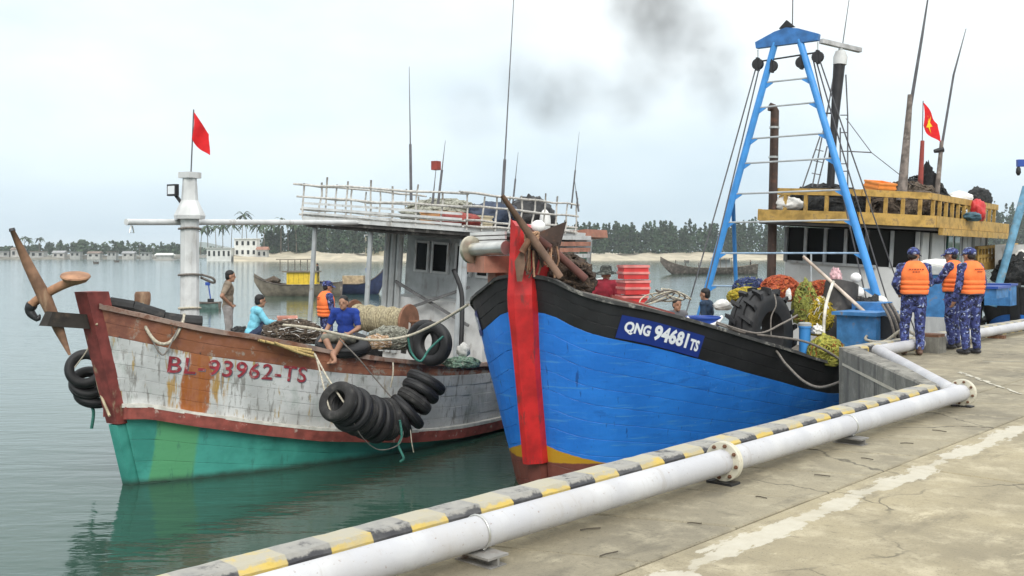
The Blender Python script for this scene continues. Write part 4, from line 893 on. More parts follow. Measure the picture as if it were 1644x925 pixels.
def BWL(x, y, z): return BM @ LB @ Vector((x, y, z))
# gear on the wheelhouse roof
for i, (x, y, rx, ry, h, m, lab) in enumerate([(12.8, .2, .9, 1.0, .52, net_dark, 'dark net heap at the front of the yellow-railed wheelhouse roof'), (14.6, -1.2, 1.0, .9, .62, net_brown, 'brown net heap behind the near rail of the wheelhouse roof'), (17.4, -1.0, 1.2, 1.0, .5, net_dark, 'dark net heap aft on the wheelhouse roof'), (16.0, -1.3, .7, .6, .75, net_dark, 'tall dark net bundle in the middle of the wheelhouse roof')]):
    lump('net_heap', lab, 'net', BWL(x, y, 4.5), (rx, ry, h*1.05), m, random.random()*3, .13)
crate('tray', 'bright orange plastic tray perched on the yellow wheelhouse roof', 'tray', T(BWL(12.5, -1.2, 5.32)) @ Rz(R(30)) @ Rx(R(14)), (.62, .45, .24), orange_plastic)
lump('sack', 'white sack on the wheelhouse roof below the black cloth', 'sack', BWL(17.6, -1.9, 5.2), (.55, .35, .22), net_white, .9, .07)
lump('sack', 'pale sack at the left front corner of the wheelhouse roof', 'sack', BWL(11.8, .85, 4.76), (.45, .35, .2), net_white, .2, .08)
lump('sack', 'red cloth bundle hanging at the near side of the wheelhouse roof', 'sack', BWL(17.2, -2.5, 4.75), (.35, .2, .35), red_plastic, .9, .1)
lump('basket', 'small teal bundle on the lower fascia of the wheelhouse roof', 'bundle', BWL(15.9, -2.65, 4.72), (.45, .2, .14), M('teal_cloth', (.05, .12, .16), .8, var=.4), .9, .1)
lump('sack', 'black sack at the right end of the wheelhouse roof', 'sack', BWL(19.6, -2.0, 5.2), (.4, .35, .34), net_dark, .9, .1)
lump('cloth_bundle', 'black cloth draped from the short dark pole on the roof', 'cloth', P(1490, 320, 26.5), (.17, .14, .55), M('black_cloth', (.015, .015, .017), .9, var=.4, bump=.8, bs=9, bd=.05), 0, .16)
# roof poles
oldpole = M('weathered_pole', (.20, .17, .15), .85, var=.5, vs=6, st=(.4, .37, .33), ss=4)
I = BM.inverted()
def pole(pts, rs, mat, name='roof_pole'): return MB().tube([I @ P(*p) for p in pts], rs, 9).build(name, mat, blue, True, ang=40)
pole([(1447, 322, 25.5), (1460, 170, 25.5), (1461, 152, 25.5)], [.13, .07, .06], oldpole); pole([(1461, 175, 25.5), (1480, 60, 25.5), (1494, -30, 25.5)], [.045, .035, .012], ant, 'antenna')
pole([(1476, 325, 26), (1481, 226, 26)], [.08, .05], dull_red); pole([(1503, 325, 26.3), (1512, 226, 26.3)], [.07, .05], oldpole); pole([(1511, 240, 26.3), (1531, 120, 26.3), (1551, 46, 26.3)], [.035, .028, .008], ant, 'antenna')
pole([(1500, 243, 26.3), (1514, 240, 26.3)], [.05, .08], dark_metal, 'horn')
# radar mast with ladder
pole([(1333, 300, 25.3), (1338, 215, 25.3), (1347, 105, 25.3)], [.10, .09, .15], dark_metal, 'radar_mast'); pole([(1348, 104, 25.3), (1349, 92, 25.3), (1349, 82, 25.3)], [.17, .18, .12], white_paint, 'radar_base')
rd = MB().beam(I @ P(1318, 66, 25.0), I @ P(1381, 81, 25.6), .13, .11).build('radar_scanner', M('radar_grey', (.42, .42, .42), .5), blue); pole([(1349, 84, 25.3), (1350, 74, 25.3)], [.06, .05], pale_grey, 'radar_shaft'); pole([(1353, 70, 25.3), (1366, -20, 25.3)], [.014, .008], ant, 'antenna')
for p0, p1 in (((1304, 300), (1340, 118)), ((1288, 302), (1318, 215)), ((1312, 300), (1328, 235)), ((1349, 205), (1349, 300)), ((1361, 185), (1361, 300)), ((1358, 120), (1361, 185)), ((1340, 112), (1325, 200))): pole([(p0[0], p0[1], 25.3), (p1[0], p1[1], 25.3)], [.018, .018], ant, 'stay')
for y in (185, 213, 243, 263, 275): pole([(1349, y, 25.3), (1361, y, 25.3)], [.014, .014], ant, 'ladder_rung')
for y in (240, 258, 278): pole([(1309-(y-240)*.15, y, 25.3), (1322-(y-240)*.1, y+3, 25.3)], [.012, .012], ant, 'ladder_rung')
pole([(1319, 182, 25.3), (1346, 182, 25.3)], [.02, .02], dark_metal, 'spreader'); pole([(1361, 243, 25.3), (1399, 245, 25.3)], [.016, .016], ant, 'spreader'); pole([(1358, 190, 25.3), (1399, 245, 25.3), (1450, 285, 25.5), (1475, 305, 26)], [.01]*4, ant, 'stay')
flag(1482, 162, 232, 26, .62, .75, 'red flag with a yellow star flying above the yellow-railed wheelhouse', True, 1480.5)
# aft rail of yellow balusters
for k in range(2): MB().beam(I @ P(1568, 398+k*14, 29.0), I @ P(1632, 393+k*15, 31.5), .10, .09).build('aft_rail', yellow_paint, blue)
MB().beam(I @ P(1568, 428, 29.0), I @ P(1632, 424, 31.5), .12, .22).build('aft_rail', yellow_paint, blue)
for i in range(13):
    u = i/12; MB().tube([I @ P(1570+60*u, 398-5*u, 29+2.4*u), I @ P(1570+60*u, 424-4*u, 29+2.4*u)], [.035, .045], 6).build('baluster', yellow_paint, blue, True)

# ---------------------------------------------------------------- third boat, far right by the quay
TS = Vector((14.35, 28.2, WZ)); TM = T(TS) @ Rz(R(50))
third = thing('fishing_boat', 'black and blue fishing boat bow at the right edge, partly out of view', 'boat', TM)
HT = Hull(15, .5, 3, -.6, [(0, 2.75), (.1, 2.35), (.25, 1.8), (.5, 1.5), (1, 1.7)], (6, 2, .6, 1.9), (7, 2, .75, 1.5), .12, .8)
build_hull(third, HT, [lambda t, k=k: HT.zlow+(HT.zg(t)-.75-HT.zlow)*k/6 for k in range(7)]+[lambda t, k=k: HT.zg(t)-.75+.75*k/3 for k in (1, 2, 3)], [bl_side]*6+[bl_black]*3, cuts=(0, .2, .5, 1.0))
stem(third, HT, 2.9, .28, .3, bl_black, -.6); deck(third, HT, lambda u: .3); sweep_rail(third, HT, lambda t: HT.zg(t)+.02, .12, .05, bl_black, 'gunwale')
plate(third, HT, .25, 1.5, .30, .48, [('QNG', .08, .42, .22), ('9', .58, .12, .22)])
J = TM.inverted()
for a, b in (((1594, 492, 28.5), (1648, 300, 28.5)), ((1716, 492, 28), (1665, 300, 28.5))): MB().tube([J @ P(*a), J @ P(*b)], .11, 12).build('gallows_leg', M('grey_blue_paint', (.14, .33, .48), .5, st=(.3, .28, .25)), third, True, ang=40)
MB().beam(J @ P(1633, 262, 28.5), J @ P(1690, 262, 28.5), .12, .2).build('head_beam', mid_blue, third); MB().tube([J @ P(1656, 262, 28.5), J @ P(1656, 310, 28.5)], .08, 8).build('head_post', mid_blue, third)
MB().lathe([(.03, -.14), (.07, -.06), (.06, .06), (.02, .14)], 10, T(J @ P(1635, 274, 28.5))).build('pulley_block', dark_metal, third, True)
MB().box(J @ P(1650, 420, 29.5), (1.6, 1.4, 1.0)).build('cabin', white_paint, third)
lump('net_heap', 'black and white net heap on the bow of the boat at the right edge', 'net', P(1634, 458, 29.0), (.6, .45, .5), net_dark, 0, .2)
lump('sack', 'white sack on the net heap at the right edge', 'sack', P(1640, 425, 28.9), (.22, .2, .24), net_white, 0, .1)

# ================================================================== TYRES
def tyre_mesh(name, R_, w, hole, lug=0, tread=True):
    prof = []; n = 40
    pts = [(hole, -w*.30), (hole+.02, -w*.42), (R_*.74, -w*.5), (R_*.84, -w*.48), (R_*.92, -w*.41), (R_*.965, -w*.30), (R_*.985, -w*.20), (R_*.96, -w*.185), (R_*.96, -w*.15), (R_, -w*.13), (R_, w*.13), (R_*.96, w*.15), (R_*.96, w*.185), (R_*.985, w*.20), (R_*.965, w*.30), (R_*.92, w*.41), (R_*.84, w*.48), (R_*.74, w*.5), (hole+.02, w*.42), (hole, w*.30), (hole+.05, 0)]
    mb = MB().lathe(pts, n, closed=True)
    if lug:
        for i in range(lug):
            for s in (-1, 1):
                a = 2*math.pi*(i+(.5 if s > 0 else 0))/lug; m = Rz(a); c = []
                for k in range(5):
                    q = k/4; th = s*q*.20; c.append(Vector((R_*(1.0-.05*q*q), R_*th*.9+0*s, s*w*(.02+.47*q))))
                vs = []
                for p in c:
                    for dr, da in ((-.05, -.045), (.045, -.036), (.045, .036), (-.05, .045)): vs.append(m @ (p+Vector((dr, da*R_*1.2, 0))))
                fs = [(k*4+j, k*4+(j+1) % 4, k*4+4+(j+1) % 4, k*4+4+j) for k in range(4) for j in range(4)]+[(3, 2, 1, 0), (16, 17, 18, 19)]
                mb.add(vs, fs)
    return mb.mesh(name, black_rub, True)
t_me = tyre_mesh('tyre', .39, .215, .20); t_me.set_sharp_from_angle(angle=R(40)); dusty = M('dusty_rubber', (.028, .027, .026), .8, var=.5, vs=5, st=(.09, .085, .075), sthr=(.5, .72), ss=5)
t_var = [t_me, tyre_mesh('tyre', .365, .235, .185), tyre_mesh('tyre', .40, .20, .21)]; t_var[1].materials[0] = dusty; [q.set_sharp_from_angle(angle=R(40)) for q in t_var[1:]]
def tyre(p, ax, label, me=t_me, group=None, s=1.0):
    o = bpy.data.objects.new('tyre', me); C.objects.link(o); o.matrix_world = frame(p, ax) @ Matrix.Diagonal((s*random.uniform(.95, 1.04), s, s*random.uniform(.85, 1.1), 1)) @ Rz(random.random()*6); return tag(o, label, 'tyre', group)
ch = spline([P(543, 646, 16.0), P(568, 660, 16.35), P(598, 672, 16.7), P(628, 674, 16.95), P(650, 662, 17.08), P(668, 640, 17.2), P(684, 612, 17.35)], 12)
cum = [0]
for a, b in zip(ch[:-1], ch[1:]): cum.append(cum[-1]+(b-a).length)
NTY = 12
for i in range(NTY):
    d_ = cum[-1]*i/(NTY-1); k = min(len(ch)-2, max(0, next((j for j in range(len(cum)) if cum[j] >= d_), len(ch)-1)-1)); ta = (ch[min(len(ch)-1, k+3)]-ch[max(0, k-2)])
    u = (d_-cum[k])/max(1e-6, cum[k+1]-cum[k]); p = ch[k].lerp(ch[k+1], u)
    ta = ta.normalized()+Vector((random.uniform(-.12, .12), random.uniform(-.12, .12), random.uniform(-.1, .1))); p = p+Vector((0, random.uniform(-.02, .02), random.uniform(-.025, .025)))
    tyre(p, ta, f'{ordn[i]} tyre from the open left end of the fender chain on the white hull', me=t_var[(i*5+1) % 3], group='tyres strung as a fender on the white hull', s=random.uniform(.92, 1.04)*(.97 if i < 8 else .93))
for i, (px, py, d_, a, lab) in enumerate([(137, 592, 17.0, (.35, -.85, .25), 'upper tyre of the three hung outside the white boat bow'), (143, 615, 17.15, (.3, -.6, .65), 'middle tyre of the three hung outside the white boat bow'), (152, 634, 17.25, (.3, -.35, .85), 'lowest tyre of the three hung outside the white boat bow')]): tyre(P(px, py, d_), a, lab, group='tyres outside the white bow', s=.86)
tyre(P(694, 552, 17.9), (-.45, -.85, .12), 'upright tyre tied on the white boat rail in front of the wheelhouse', s=1.05); tyre(P(682, 548, 18.12), (-.5, -.85, .1), 'tyre tucked behind the upright one on the white boat rail', s=1.02)
big_flat = tyre_mesh('flat_tyre', .50, .26, .26); big_flat.set_sharp_from_angle(angle=R(40))
tyre(P(552, 553, 17.75), (.1, -.25, 1), 'large tyre lying flat under the seated man in dark blue', big_flat)
trac = tyre_mesh('tractor_tyre', .70, .56, .33, lug=16); trac.set_sharp_from_angle(angle=R(35))
tyre(P(1222, 534, 17.4), (.70, -.70, .03), 'huge lugged tractor tyre standing on the blue boat deck', trac, s=1.07)
# flat rubber fender strips on the white bow rail
for (pts, lab) in (([(176, 488, 15.75), (214, 494, 15.85), (262, 509, 16.0)], 'long black rubber strip capping the white boat bow rail'), ([(264, 512, 16.02), (292, 516, 16.1), (324, 518, 16.2)], 'short black rubber strip aft of the long one on the bow rail')):
    o = MB(); q = [P(*p) for p in pts]
    for a, b in zip(q[:-1], q[1:]): o.tube([a-(b-a)*.04, a, b, b+(b-a)*.04], [.06, .115, .115, .06], 10)
    tag(o.build('rubber_strip', M('black_strip', (.014, .014, .014), .7, var=.5, st=(.05, .045, .04))), lab, 'rubber strip')
t = thing('mooring_post', 'stubby brown wooden mooring post on the white boat bow', 'post', T(P(229, 500, 16.2)))
MB().lathe([(.11, -.25), (.115, .1), (.13, .18), (.13, .28), (.11, .32)], 10).build('post', brown_wood, t, True, ang=50); MB().tube([(.12*math.cos(i*.52), .12*math.sin(i*.52), .05) for i in range(13)], .02, 6).build('rope_turn', rope_m, t, True)
# wooden-stocked anchor slung at the white bow
t = thing('anchor', 'large brown anchor with a long tapering stock slung at the white boat bow', 'anchor', T(P(75, 475, 14.9))); o0 = P(75, 475, 14.9)
q = [P(20, 371, 14.7)-o0, P(45, 425, 14.8)-o0, P(72, 478, 14.9)-o0, P(95, 530, 15.0)-o0, P(112, 570, 15.1)-o0]
MB().tube(q, [.035, .075, .10, .075, .02], 10).build('stock', brown_wood, t, True); MB().tube([q[0], q[0]+Vector((-.01, 0, .04))], [.05, .04], 8).build('stock_tip', dark_metal, t)
f0 = [P(48, 492, 15.0)-o0, P(70, 474, 14.95)-o0, P(100, 458, 14.9)-o0, P(122, 450, 14.9)-o0]; MB().tube(spline(f0, 4), [.07+.0*i for i in range(13)], 8).build('shank', M('anchor_tan', (.38, .20, .11), .75, var=.35, st=(.16, .07, .04)), t, True)
MB().lathe([(.03, -.10), (.16, -.04), (.215, .03), (.205, .05), (.09, .07)], 20, frame(P(121, 447, 14.85)-o0, (.12, -.25, .95))).build('fluke', M('anchor_tan', (.38, .20, .11)), t, True, ang=50)
MB().tube(spline([P(52, 488, 15)-o0, P(48, 500, 15)-o0, P(60, 512, 15)-o0, P(64, 505, 15)-o0], 4), [.08, .09, .085, .08, .07, .07, .06, .05, .045, .04, .03, .02, .015], 8).build('crown', dark_metal, t, True)

# ================================================================== ROPES
def rope(name, pts, r, mat, label, n=8):
    return tag(MB().tube(spline(pts, n), r, 6).build(name, mat, None, True), label, 'rope')
rope('rope', [P(229, 488, 16.0), P(232, 520, 15.7), P(250, 548, 15.6), P(272, 550, 15.7), P(290, 525, 15.9), P(296, 505, 16.1)], .028, rope_m, 'thick pale rope looped over the white boat bow rail')
rope('rope', [P(230, 515, 15.7), P(244, 545, 15.6), P(262, 570, 15.6), P(280, 540, 15.75), P(293, 512, 16)], .014, rope_dark, 'thin dark rope hanging beside the thick pale loop on the bow')
rope('rope', [P(752, 489, 16.2), P(700, 520, 16.9), P(650, 541, 17.2), P(600, 546, 17.1), P(560, 540, 17.0), P(500, 527, 16.9), P(455, 522, 17.3)], .024, rope_m, 'mooring rope stretched from the white boat towards the blue bow')
rope('rope', [P(505, 568, 16.8), P(525, 605, 16.35), P(548, 640, 16.0), P(556, 652, 15.95), P(556, 662, 15.9)], .017, rope_m, 'pale rope tying the front of the tyre chain to the rail')
rope('rope', [P(507, 570, 16.8), P(517, 610, 16.3), P(527, 650, 16.0), P(533, 664, 15.98)], .015, rope_m, 'second thinner rope tying the left end of the tyre chain')
rope('rope', [P(560, 660, 15.9), P(580, 700, 16.2), P(608, 722, 16.6), P(640, 714, 16.6), P(648, 692, 16.6)], .008, rope_dark, 'thin dark line hanging in a curve below the tyre chain')
rope('rope', [P(642, 675, 16.55), P(645, 700, 16.6), P(640, 715, 16.65), P(648, 735, 16.65), P(643, 741, 16.7)], .022, rope_green, 'green rope end dangling from the lowest tyre of the chain')
rope('rope', [P(659, 690, 16.7), P(661, 710, 16.7), P(664, 726, 16.75)], .009, rope_m, 'thin pale string hanging to the right of the green rope')
rope('rope', [P(545, 545, 16.9), P(575, 575, 17.0), P(600, 605, 17.2), P(630, 640, 17.3)], .013, rope_dark, 'dark rope slanting down the white hull behind the tyres')
rope('rope', [P(631, 582, 17.5), P(631, 600, 17.4), P(627, 622, 17.4)], .014, rope_m, 'short pale rope hanging from the white boat gunwale above the chain')
rope('rope', [P(655, 540, 17.2), P(660, 565, 17.3), P(675, 580, 17.3), P(690, 560, 17.4), P(712, 540, 17.4)], .02, rope_green, 'green and white rope knotted through the upright tyre')
rope('rope', [P(155, 520, 15.3), P(150, 560, 15.7), P(158, 620, 15.75), P(176, 668, 15.5)], .022, M('buff_line', (.42, .36, .24), .9), 'buff line running down the white boat stem')
rope('rope', [P(140, 640, 17.2), P(150, 660, 17.1), P(147, 688, 17.1)], .03, rope_green, 'dark green rope tail below the tyres outside the bow')
rope('rope', [P(120, 590, 16.75), P(140, 562, 16.8), P(146, 540, 16.9)], .012, rope_m, 'thin line holding the tyres outside the bow')
for i, (a, b, c_) in enumerate([((425, 548), (470, 560), (503, 567)), ((415, 546), (460, 556), (500, 562)), ((440, 550), (480, 566), (508, 574))]):
    rope('rope', [P(*a, 16.4), P(*b, 16.65), P(*c_, 16.9)], .026, M('yellow_rope', (.46, .34, .14), .95, var=.3, vs=30), ['outer', 'inner', 'lower'][i]+' buff rope lying along the white boat gunwale by the lettering')
rope('rope', [P(924, 467, 15.05), P(1044, 496, 15.3), P(1155, 529, 15.65), P(1235, 556, 16.2), P(1262, 585, 15.9), P(1290, 612, 15.6), P(1318, 622, 15.4), P(1352, 612, 15.2)], .022, rope_dark, 'grey rope along the blue boat rail drooping to the quay corner')
rope('rope', [P(1150, 520, 16.6), P(1200, 535, 16.8), P(1290, 548, 17.0), P(1345, 575, 17.2), P(1350, 590, 17.2)], .022, rope_dark, 'grey rope wound past the blue post behind the tractor tyre')
rope('rope', [P(1150, 517, 16.7), P(1215, 535, 16.6), P(1255, 520, 16.7), P(1280, 506, 17.0)], .018, rope_dark, 'grey rope crossing in front of the tractor tyre')
rope('rope', [P(1243, 472, 16.9), P(1246, 490, 16.8), P(1238, 510, 16.8), P(1238, 540, 16.7)], .012, rope_dark, 'thin rope dangling down the face of the tractor tyre')
rope('rope', [P(1400, 530, 17.5), P(1390, 545, 17.0), P(1420, 548, 16.4), P(1450, 530, 16.2), P(1480, 545, 15.9)], .025, rope_m, 'thick rope from the blue winch to the concrete bollard')
cen = P(1060, 478, 16.3)
for i in range(5): rope('rope_coil', [cen+Vector((.24*math.cos(a*1.05+i)+.09*i-.1, .16*math.sin(a*1.05+i), .02*i+.09*math.sin(a*1.3+i*2)-.02)) for a in range(8)], .013, rope_dark if i % 2 else rope_m, ordn[i]+' loop of the tangled rope coil behind the red crates')

# ================================================================== BLUE BOAT GEAR
# anchor with iron stock lashed at the blue bow
o0 = P(858, 385, 14.7); t = thing('anchor', 'rusty iron anchor with long diagonal stock lashed behind the red stem', 'anchor', T(o0)); Q = lambda px, py, d_: P(px, py, d_)-o0
MB().tube([Q(806, 314, 14.5), Q(858, 388, 14.55), Q(900, 445, 14.6)], [.035, .065, .05], 9).build('stock', M('anchor_brown', (.17, .10, .065), .75, var=.35, st=(.12, .06, .035)), t, True)
MB().tube([Q(845, 370, 14.7), Q(895, 408, 14.85), Q(940, 448, 14.95)], [.07, .06, .06], 9).build('shank', M('anchor_red', (.11, .04, .03), .75, var=.3), t, True)
fl_ = MB(); fl_.add([Q(838, 400, 14.6), Q(826, 420, 14.6), Q(830, 452, 14.6), Q(838, 452, 14.6), Q(843, 425, 14.6), Q(842, 403, 14.6)]+[v+Vector((0, .04, 0)) for v in (Q(838, 400, 14.6), Q(826, 420, 14.6), Q(830, 452, 14.6), Q(838, 452, 14.6), Q(843, 425, 14.6), Q(842, 403, 14.6))], [(0, 1, 2, 3, 4, 5), (11, 10, 9, 8, 7, 6)]+[(i, i+6, (i+1) % 6+6, (i+1) % 6) for i in range(6)]); fl_.build('fluke', M('anchor_brown', (.24, .14, .09)), t)
fl2 = MB(); c_ = [Q(858, 376, 14.9), Q(908, 356, 15.0), Q(896, 402, 15.0), Q(868, 422, 14.95), Q(850, 398, 14.9)]; fl2.add(c_+[v+Vector((.02, .06, 0)) for v in c_], [(4, 3, 2, 1, 0), (5, 6, 7, 8, 9)]+[(i, (i+1) % 5, (i+1) % 5+5, i+5) for i in range(5)]); fl2.build('fluke', exh_brown, t)
MB().tube(spline([Q(838, 405, 14.55), Q(850, 385, 14.55), Q(858, 375, 14.6)], 4), .05, 8).build('arm', rust, t, True)
for i in range(9):
    a = random.uniform(0, 6.3); MB().tube([Q(854, 380, 14.62)+Vector((.10*math.cos(a+k*.9), .09*math.sin(a+k*.9), .07*math.sin(k*1.7+a))) for k in range(7)], .018, 5).build('lashing', rope_or, t, True)
for i in range(26):
    px = random.uniform(838, 898); y0 = random.uniform(388, 408); d_ = 14.75+random.uniform(-.05, .2); rope_pts = [P(px, y0, d_)-o0, P(px+random.uniform(-5, 5), y0+20, d_-.03)-o0, P(px+random.uniform(-9, 9), y0+random.uniform(28, 46), d_)-o0]
    MB().tube(spline(rope_pts, 3), .016, 5).build('rope_fringe', random.choice((rope_or, exh_brown, brown_wood)), t, True)
lump('net_heap', 'dark brown net heap piled behind the red stem of the blue boat', 'net', BW(.25, -.25, 2.98), (.42, .5, .40), M('tar_net', (.06, .04, .028), .95, var=.6, vs=12, bump=1, bs=40, st=(.2, .13, .08), sthr=(.55, .7), ss=18, bd=.02), .4, .14)
o = MB(); o.beam(BW(.45, -.95, 2.96), BW(1.35, -1.55, 2.66), .05, .24); tag(o.build('board', M('red_board', (.24, .045, .035), .7, var=.25, st=(.2, .06, .05))), 'dull red board lying inside the near rail of the blue bow', 'board')
o = MB().ell((0, 0, 0), (.11, .11, .10), n=20, m=14).build('float', white_plastic, None, True, T(P(864, 364, 15.0))); tag(o, 'white round float resting on the net behind the red stem', 'float')
# crates: three stacked red ones
cp = P(1015, 492, 16.9)
for i in range(4): crate('crate', ['bottom', 'second', 'third', 'topmost'][i]+' red plastic crate of the stack on the blue foredeck', 'crate', T(cp+Vector((random.uniform(-.015, .015), 0, -.30+.255*i))) @ Rz(R(8+random.uniform(-4, 4))), (.42 if i else .46, .5, .235), red_plastic, 'red crates stacked on the blue boat', M('faded_red_rim', (.62, .22, .20), .5))
pc = P(1130, 522, 17.0); t = thing('tub', 'round dark blue plastic tub on the blue boat rail', 'tub', T(pc+Vector((0, 0, -.16))))
MB().lathe([(.0, 0), (.22, 0), (.285, .28), (.31, .28), (.31, .31), (.27, .31), (.21, .03), (0, .03)], 28).build('bowl', mid_blue, t, True, ang=40); MB().tube(spline([(-.3, -.1, .29), (-.1, -.29, .16), (.15, -.24, .2), (.29, -.1, .31)], 6), .032, 8).build('hose', white_plastic, t, True)
t = thing('deck_post', 'light blue mooring post with pale cap on the blue boat rail', 'post', T(P(1292, 562, 17.7)))
MB().lathe([(.10, -.3), (.10, .40), (.115, .40), (.115, .46), (.09, .48)], 18).build('post', blue_paint, t, True, ang=40); MB().lathe([(.117, .43), (.117, .475), (.08, .492)], 18).build('cap', pale_grey, t, True, ang=40)
def fluff(name, label, cat, c, r, mat, seed, k=34, tr=.03):
    o = lump(name, label, cat, c, (r[0]*.93, r[1]*.93, r[2]*.93), mat, seed*.7, .20, 40, 22); strands(o, r, mat, int(k*6), tr*.33); strands(o, (r[0]*1.02, r[1]*1.02, r[2]*1.02), random.choice((net_white, net_brown)) if mat in (net_brown, net_grey) or 'tan' in mat.name else random.choice((net_white, net_green, net_or)), int(k*.8), tr*.2, 'net_lines'); return o
fluff('net_pile', 'yellow net heap at the left end of the netting behind the tractor tyre', 'net', P(1200, 487, 18.6), (.36, .35, .17), net_yel, 1)
fluff('net_pile', 'navy and white net bundle above the yellow netting on the left', 'net', P(1203, 474, 19.3), (.28, .3, .20), net_blue, 2)
fluff('net_pile', 'orange-red net heap in the middle of the netting', 'net', P(1252, 484, 18.8), (.36, .36, .28), net_or, 3)
fluff('net_pile', 'green-yellow net hanging down right behind the tractor tyre', 'net', P(1292, 520, 18.5), (.22, .25, .44), net_green, 4)
fluff('net_pile', 'bright yellow net draped at the right of the tractor tyre', 'net', P(1316, 538, 18.4), (.30, .3, .40), net_yel, 5)
fluff('net_pile', 'red-orange net heap on top at the right of the netting', 'net', P(1318, 486, 18.9), (.32, .35, .24), net_or, 6)
fluff('net_pile', 'yellow-green net bag spilling over the rail by the quay corner', 'net', P(1326, 586, 17.5), (.30, .3, .29), M('lime_net', (.40, .38, .07), .9, var=.4, vs=14, bump=1, bs=60, st=(.16, .25, .06), ss=9, bd=.02), 7, 50)
lump('sack', 'white bag on the yellow-green net by the quay corner', 'sack', P(1312, 536, 17.6), (.09, .09, .08), net_white, 0, .3)
lump('sack', 'small white bag at the top of the tractor tyre', 'sack', P(1230, 473, 18.3), (.13, .1, .06), net_white, 0, .12)
lump('sack', 'white bag at the upper right of the tractor tyre', 'sack', P(1266, 482, 18.2), (.05, .06, .12), net_white, 0, .14)
lump('sack', 'white and pink striped cloth above the red-orange net', 'cloth', P(1342, 462, 19.0), (.10, .10, .22), M('pink_stripes', (.62, .40, .42), .9, var=.5, vs=14), 0, .2)
lump('sack', 'white plastic sack beside the man in the dark shirt on the blue deck', 'sack', P(1160, 498, 20.0), (.18, .16, .12), net_white, 0, .1)
for i, (px, py, r) in enumerate([(1376, 470, .13), (1368, 486, .12), (1374, 446, .10), (1414, 485, .13)]): tag(MB().ell((0, 0, 0), (r, r, r*.95), n=18, m=12).build('float', white_plastic if i != 3 else net_white, None, True, T(P(px, py, 18.6 if i < 3 else 19.2))), ['upper', 'lower', 'topmost small', 'large'][i]+' white float beside the right leg of the blue gallows', 'float')
# dark cylindrical fender drum + pole
o = MB().tube([P(1352, 455, 18.6), P(1345, 500, 18.5), P(1338, 552, 18.3)], [.30, .34, .30], 22).build('fender_roll', M('dark_roll', (.045, .042, .04), .8, var=.4, st=(.12, .11, .1)), None, True, ang=50); tag(o, 'dark grey upright roll of matting right of the yellow net', 'roll')
lump('net_heap', 'dark net heap behind the blue winch casing', 'net', P(1388, 536, 18.4), (.45, .4, .36), net_dark, 0, .2)
o = MB().tube([P(1290, 412, 18.9), P(1400, 512, 17.7)], [.03, .035], 8).build('pole', M('pole_buff', (.55, .46, .38), .7), None, True); tag(o, 'pale buff pole leaning across the nets to the blue winch', 'pole')
o = MB().tube(spline([P(1338, 452, 18.2), P(1326, 490, 17.9), P(1322, 535, 17.7)], 5), .03, 8).build('hose', M('cream_hose', (.66, .62, .52), .6), None, True); tag(o, 'cream hose hanging in front of the dark roll', 'hose')
worn_blue = M('worn_blue_paint', (.05, .20, .45), .55, var=.3, vs=5, st=(.2, .17, .14), sthr=(.55, .7), ss=5)
# blue winch: casing, drum, warping head, pipework
t = thing('winch', 'sky blue deck winch with steel warping drum beside the quay', 'winch', T(P(1400, 555, 17.6)) @ Rz(R(48)))
MB().box((0, .1, .18), (.9, .7, .75)).build('casing', worn_blue, t); MB().box((.5, .2, .5), (.5, .55, .5)).build('motor_cover', worn_blue, t); MB().box((-.05, .1, .58), (1.0, .8, .06)).build('top_plate', worn_blue, t)
MB().lathe([(.10, -.2), (.24, -.18), (.14, -.08), (.13, .08), (.24, .2), (.10, .22)], 20, T((.55, -.45, .05)) @ Rx(math.pi/2)).build('warping_drum', steel, t, True, ang=40)
MB().lathe([(.2, -.35), (.2, .35)], 18, T((.1, -.3, .35)) @ Ry(math.pi/2)).build('rope_drum', dark_metal, t, True, ang=40)
for i in range(5): MB().tube(spline([(-.3+.1*i, -.3, .75), (-.45+.1*i, -.5, .5), (-.35+.12*i, -.55, .1), (-.1+.08*i, -.4, -.1)], 6), .022, 7).build('hydraulic_hose', dark_metal if i % 2 else rope_dark, t, True)
t = thing('deck_box', 'blue steel deck box at the blue boat stern beyond the men', 'box', T(P(1590, 470, 22.5)) @ Rz(R(50))); MB().box((0, 0, 0), (1.0, .5, .22)).build('body', worn_blue, t); MB().box((0, 0, .13), (1.1, .6, .05)).build('lid', mid_blue, t)
t = thing('deck_box', 'second darker blue steel box behind the first near the right edge', 'box', T(P(1606, 474, 25)) @ Rz(R(50))); MB().box((0, 0, 0), (.6, .6, .5)).build('body', worn_blue, t); MB().box((0, 0, .27), (.66, .66, .05)).build('lid', mid_blue, t)
t = thing('deck_box', 'light blue steel locker behind the man in vest on the left', 'locker', T(P(1505, 458, 19.5)) @ Rz(R(50))); MB().box((0, 0, -.2), (.8, .6, .8)).build('body', worn_blue, t); MB().box((0, 0, .32), (1.1, .8, .05)).build('lid', pale_grey, t)
lump('tarpaulin', 'white tarpaulin folded behind the vests of the two men', 'tarpaulin', P(1508, 434, 20), (.45, .4, .13), net_white, 0, .06)

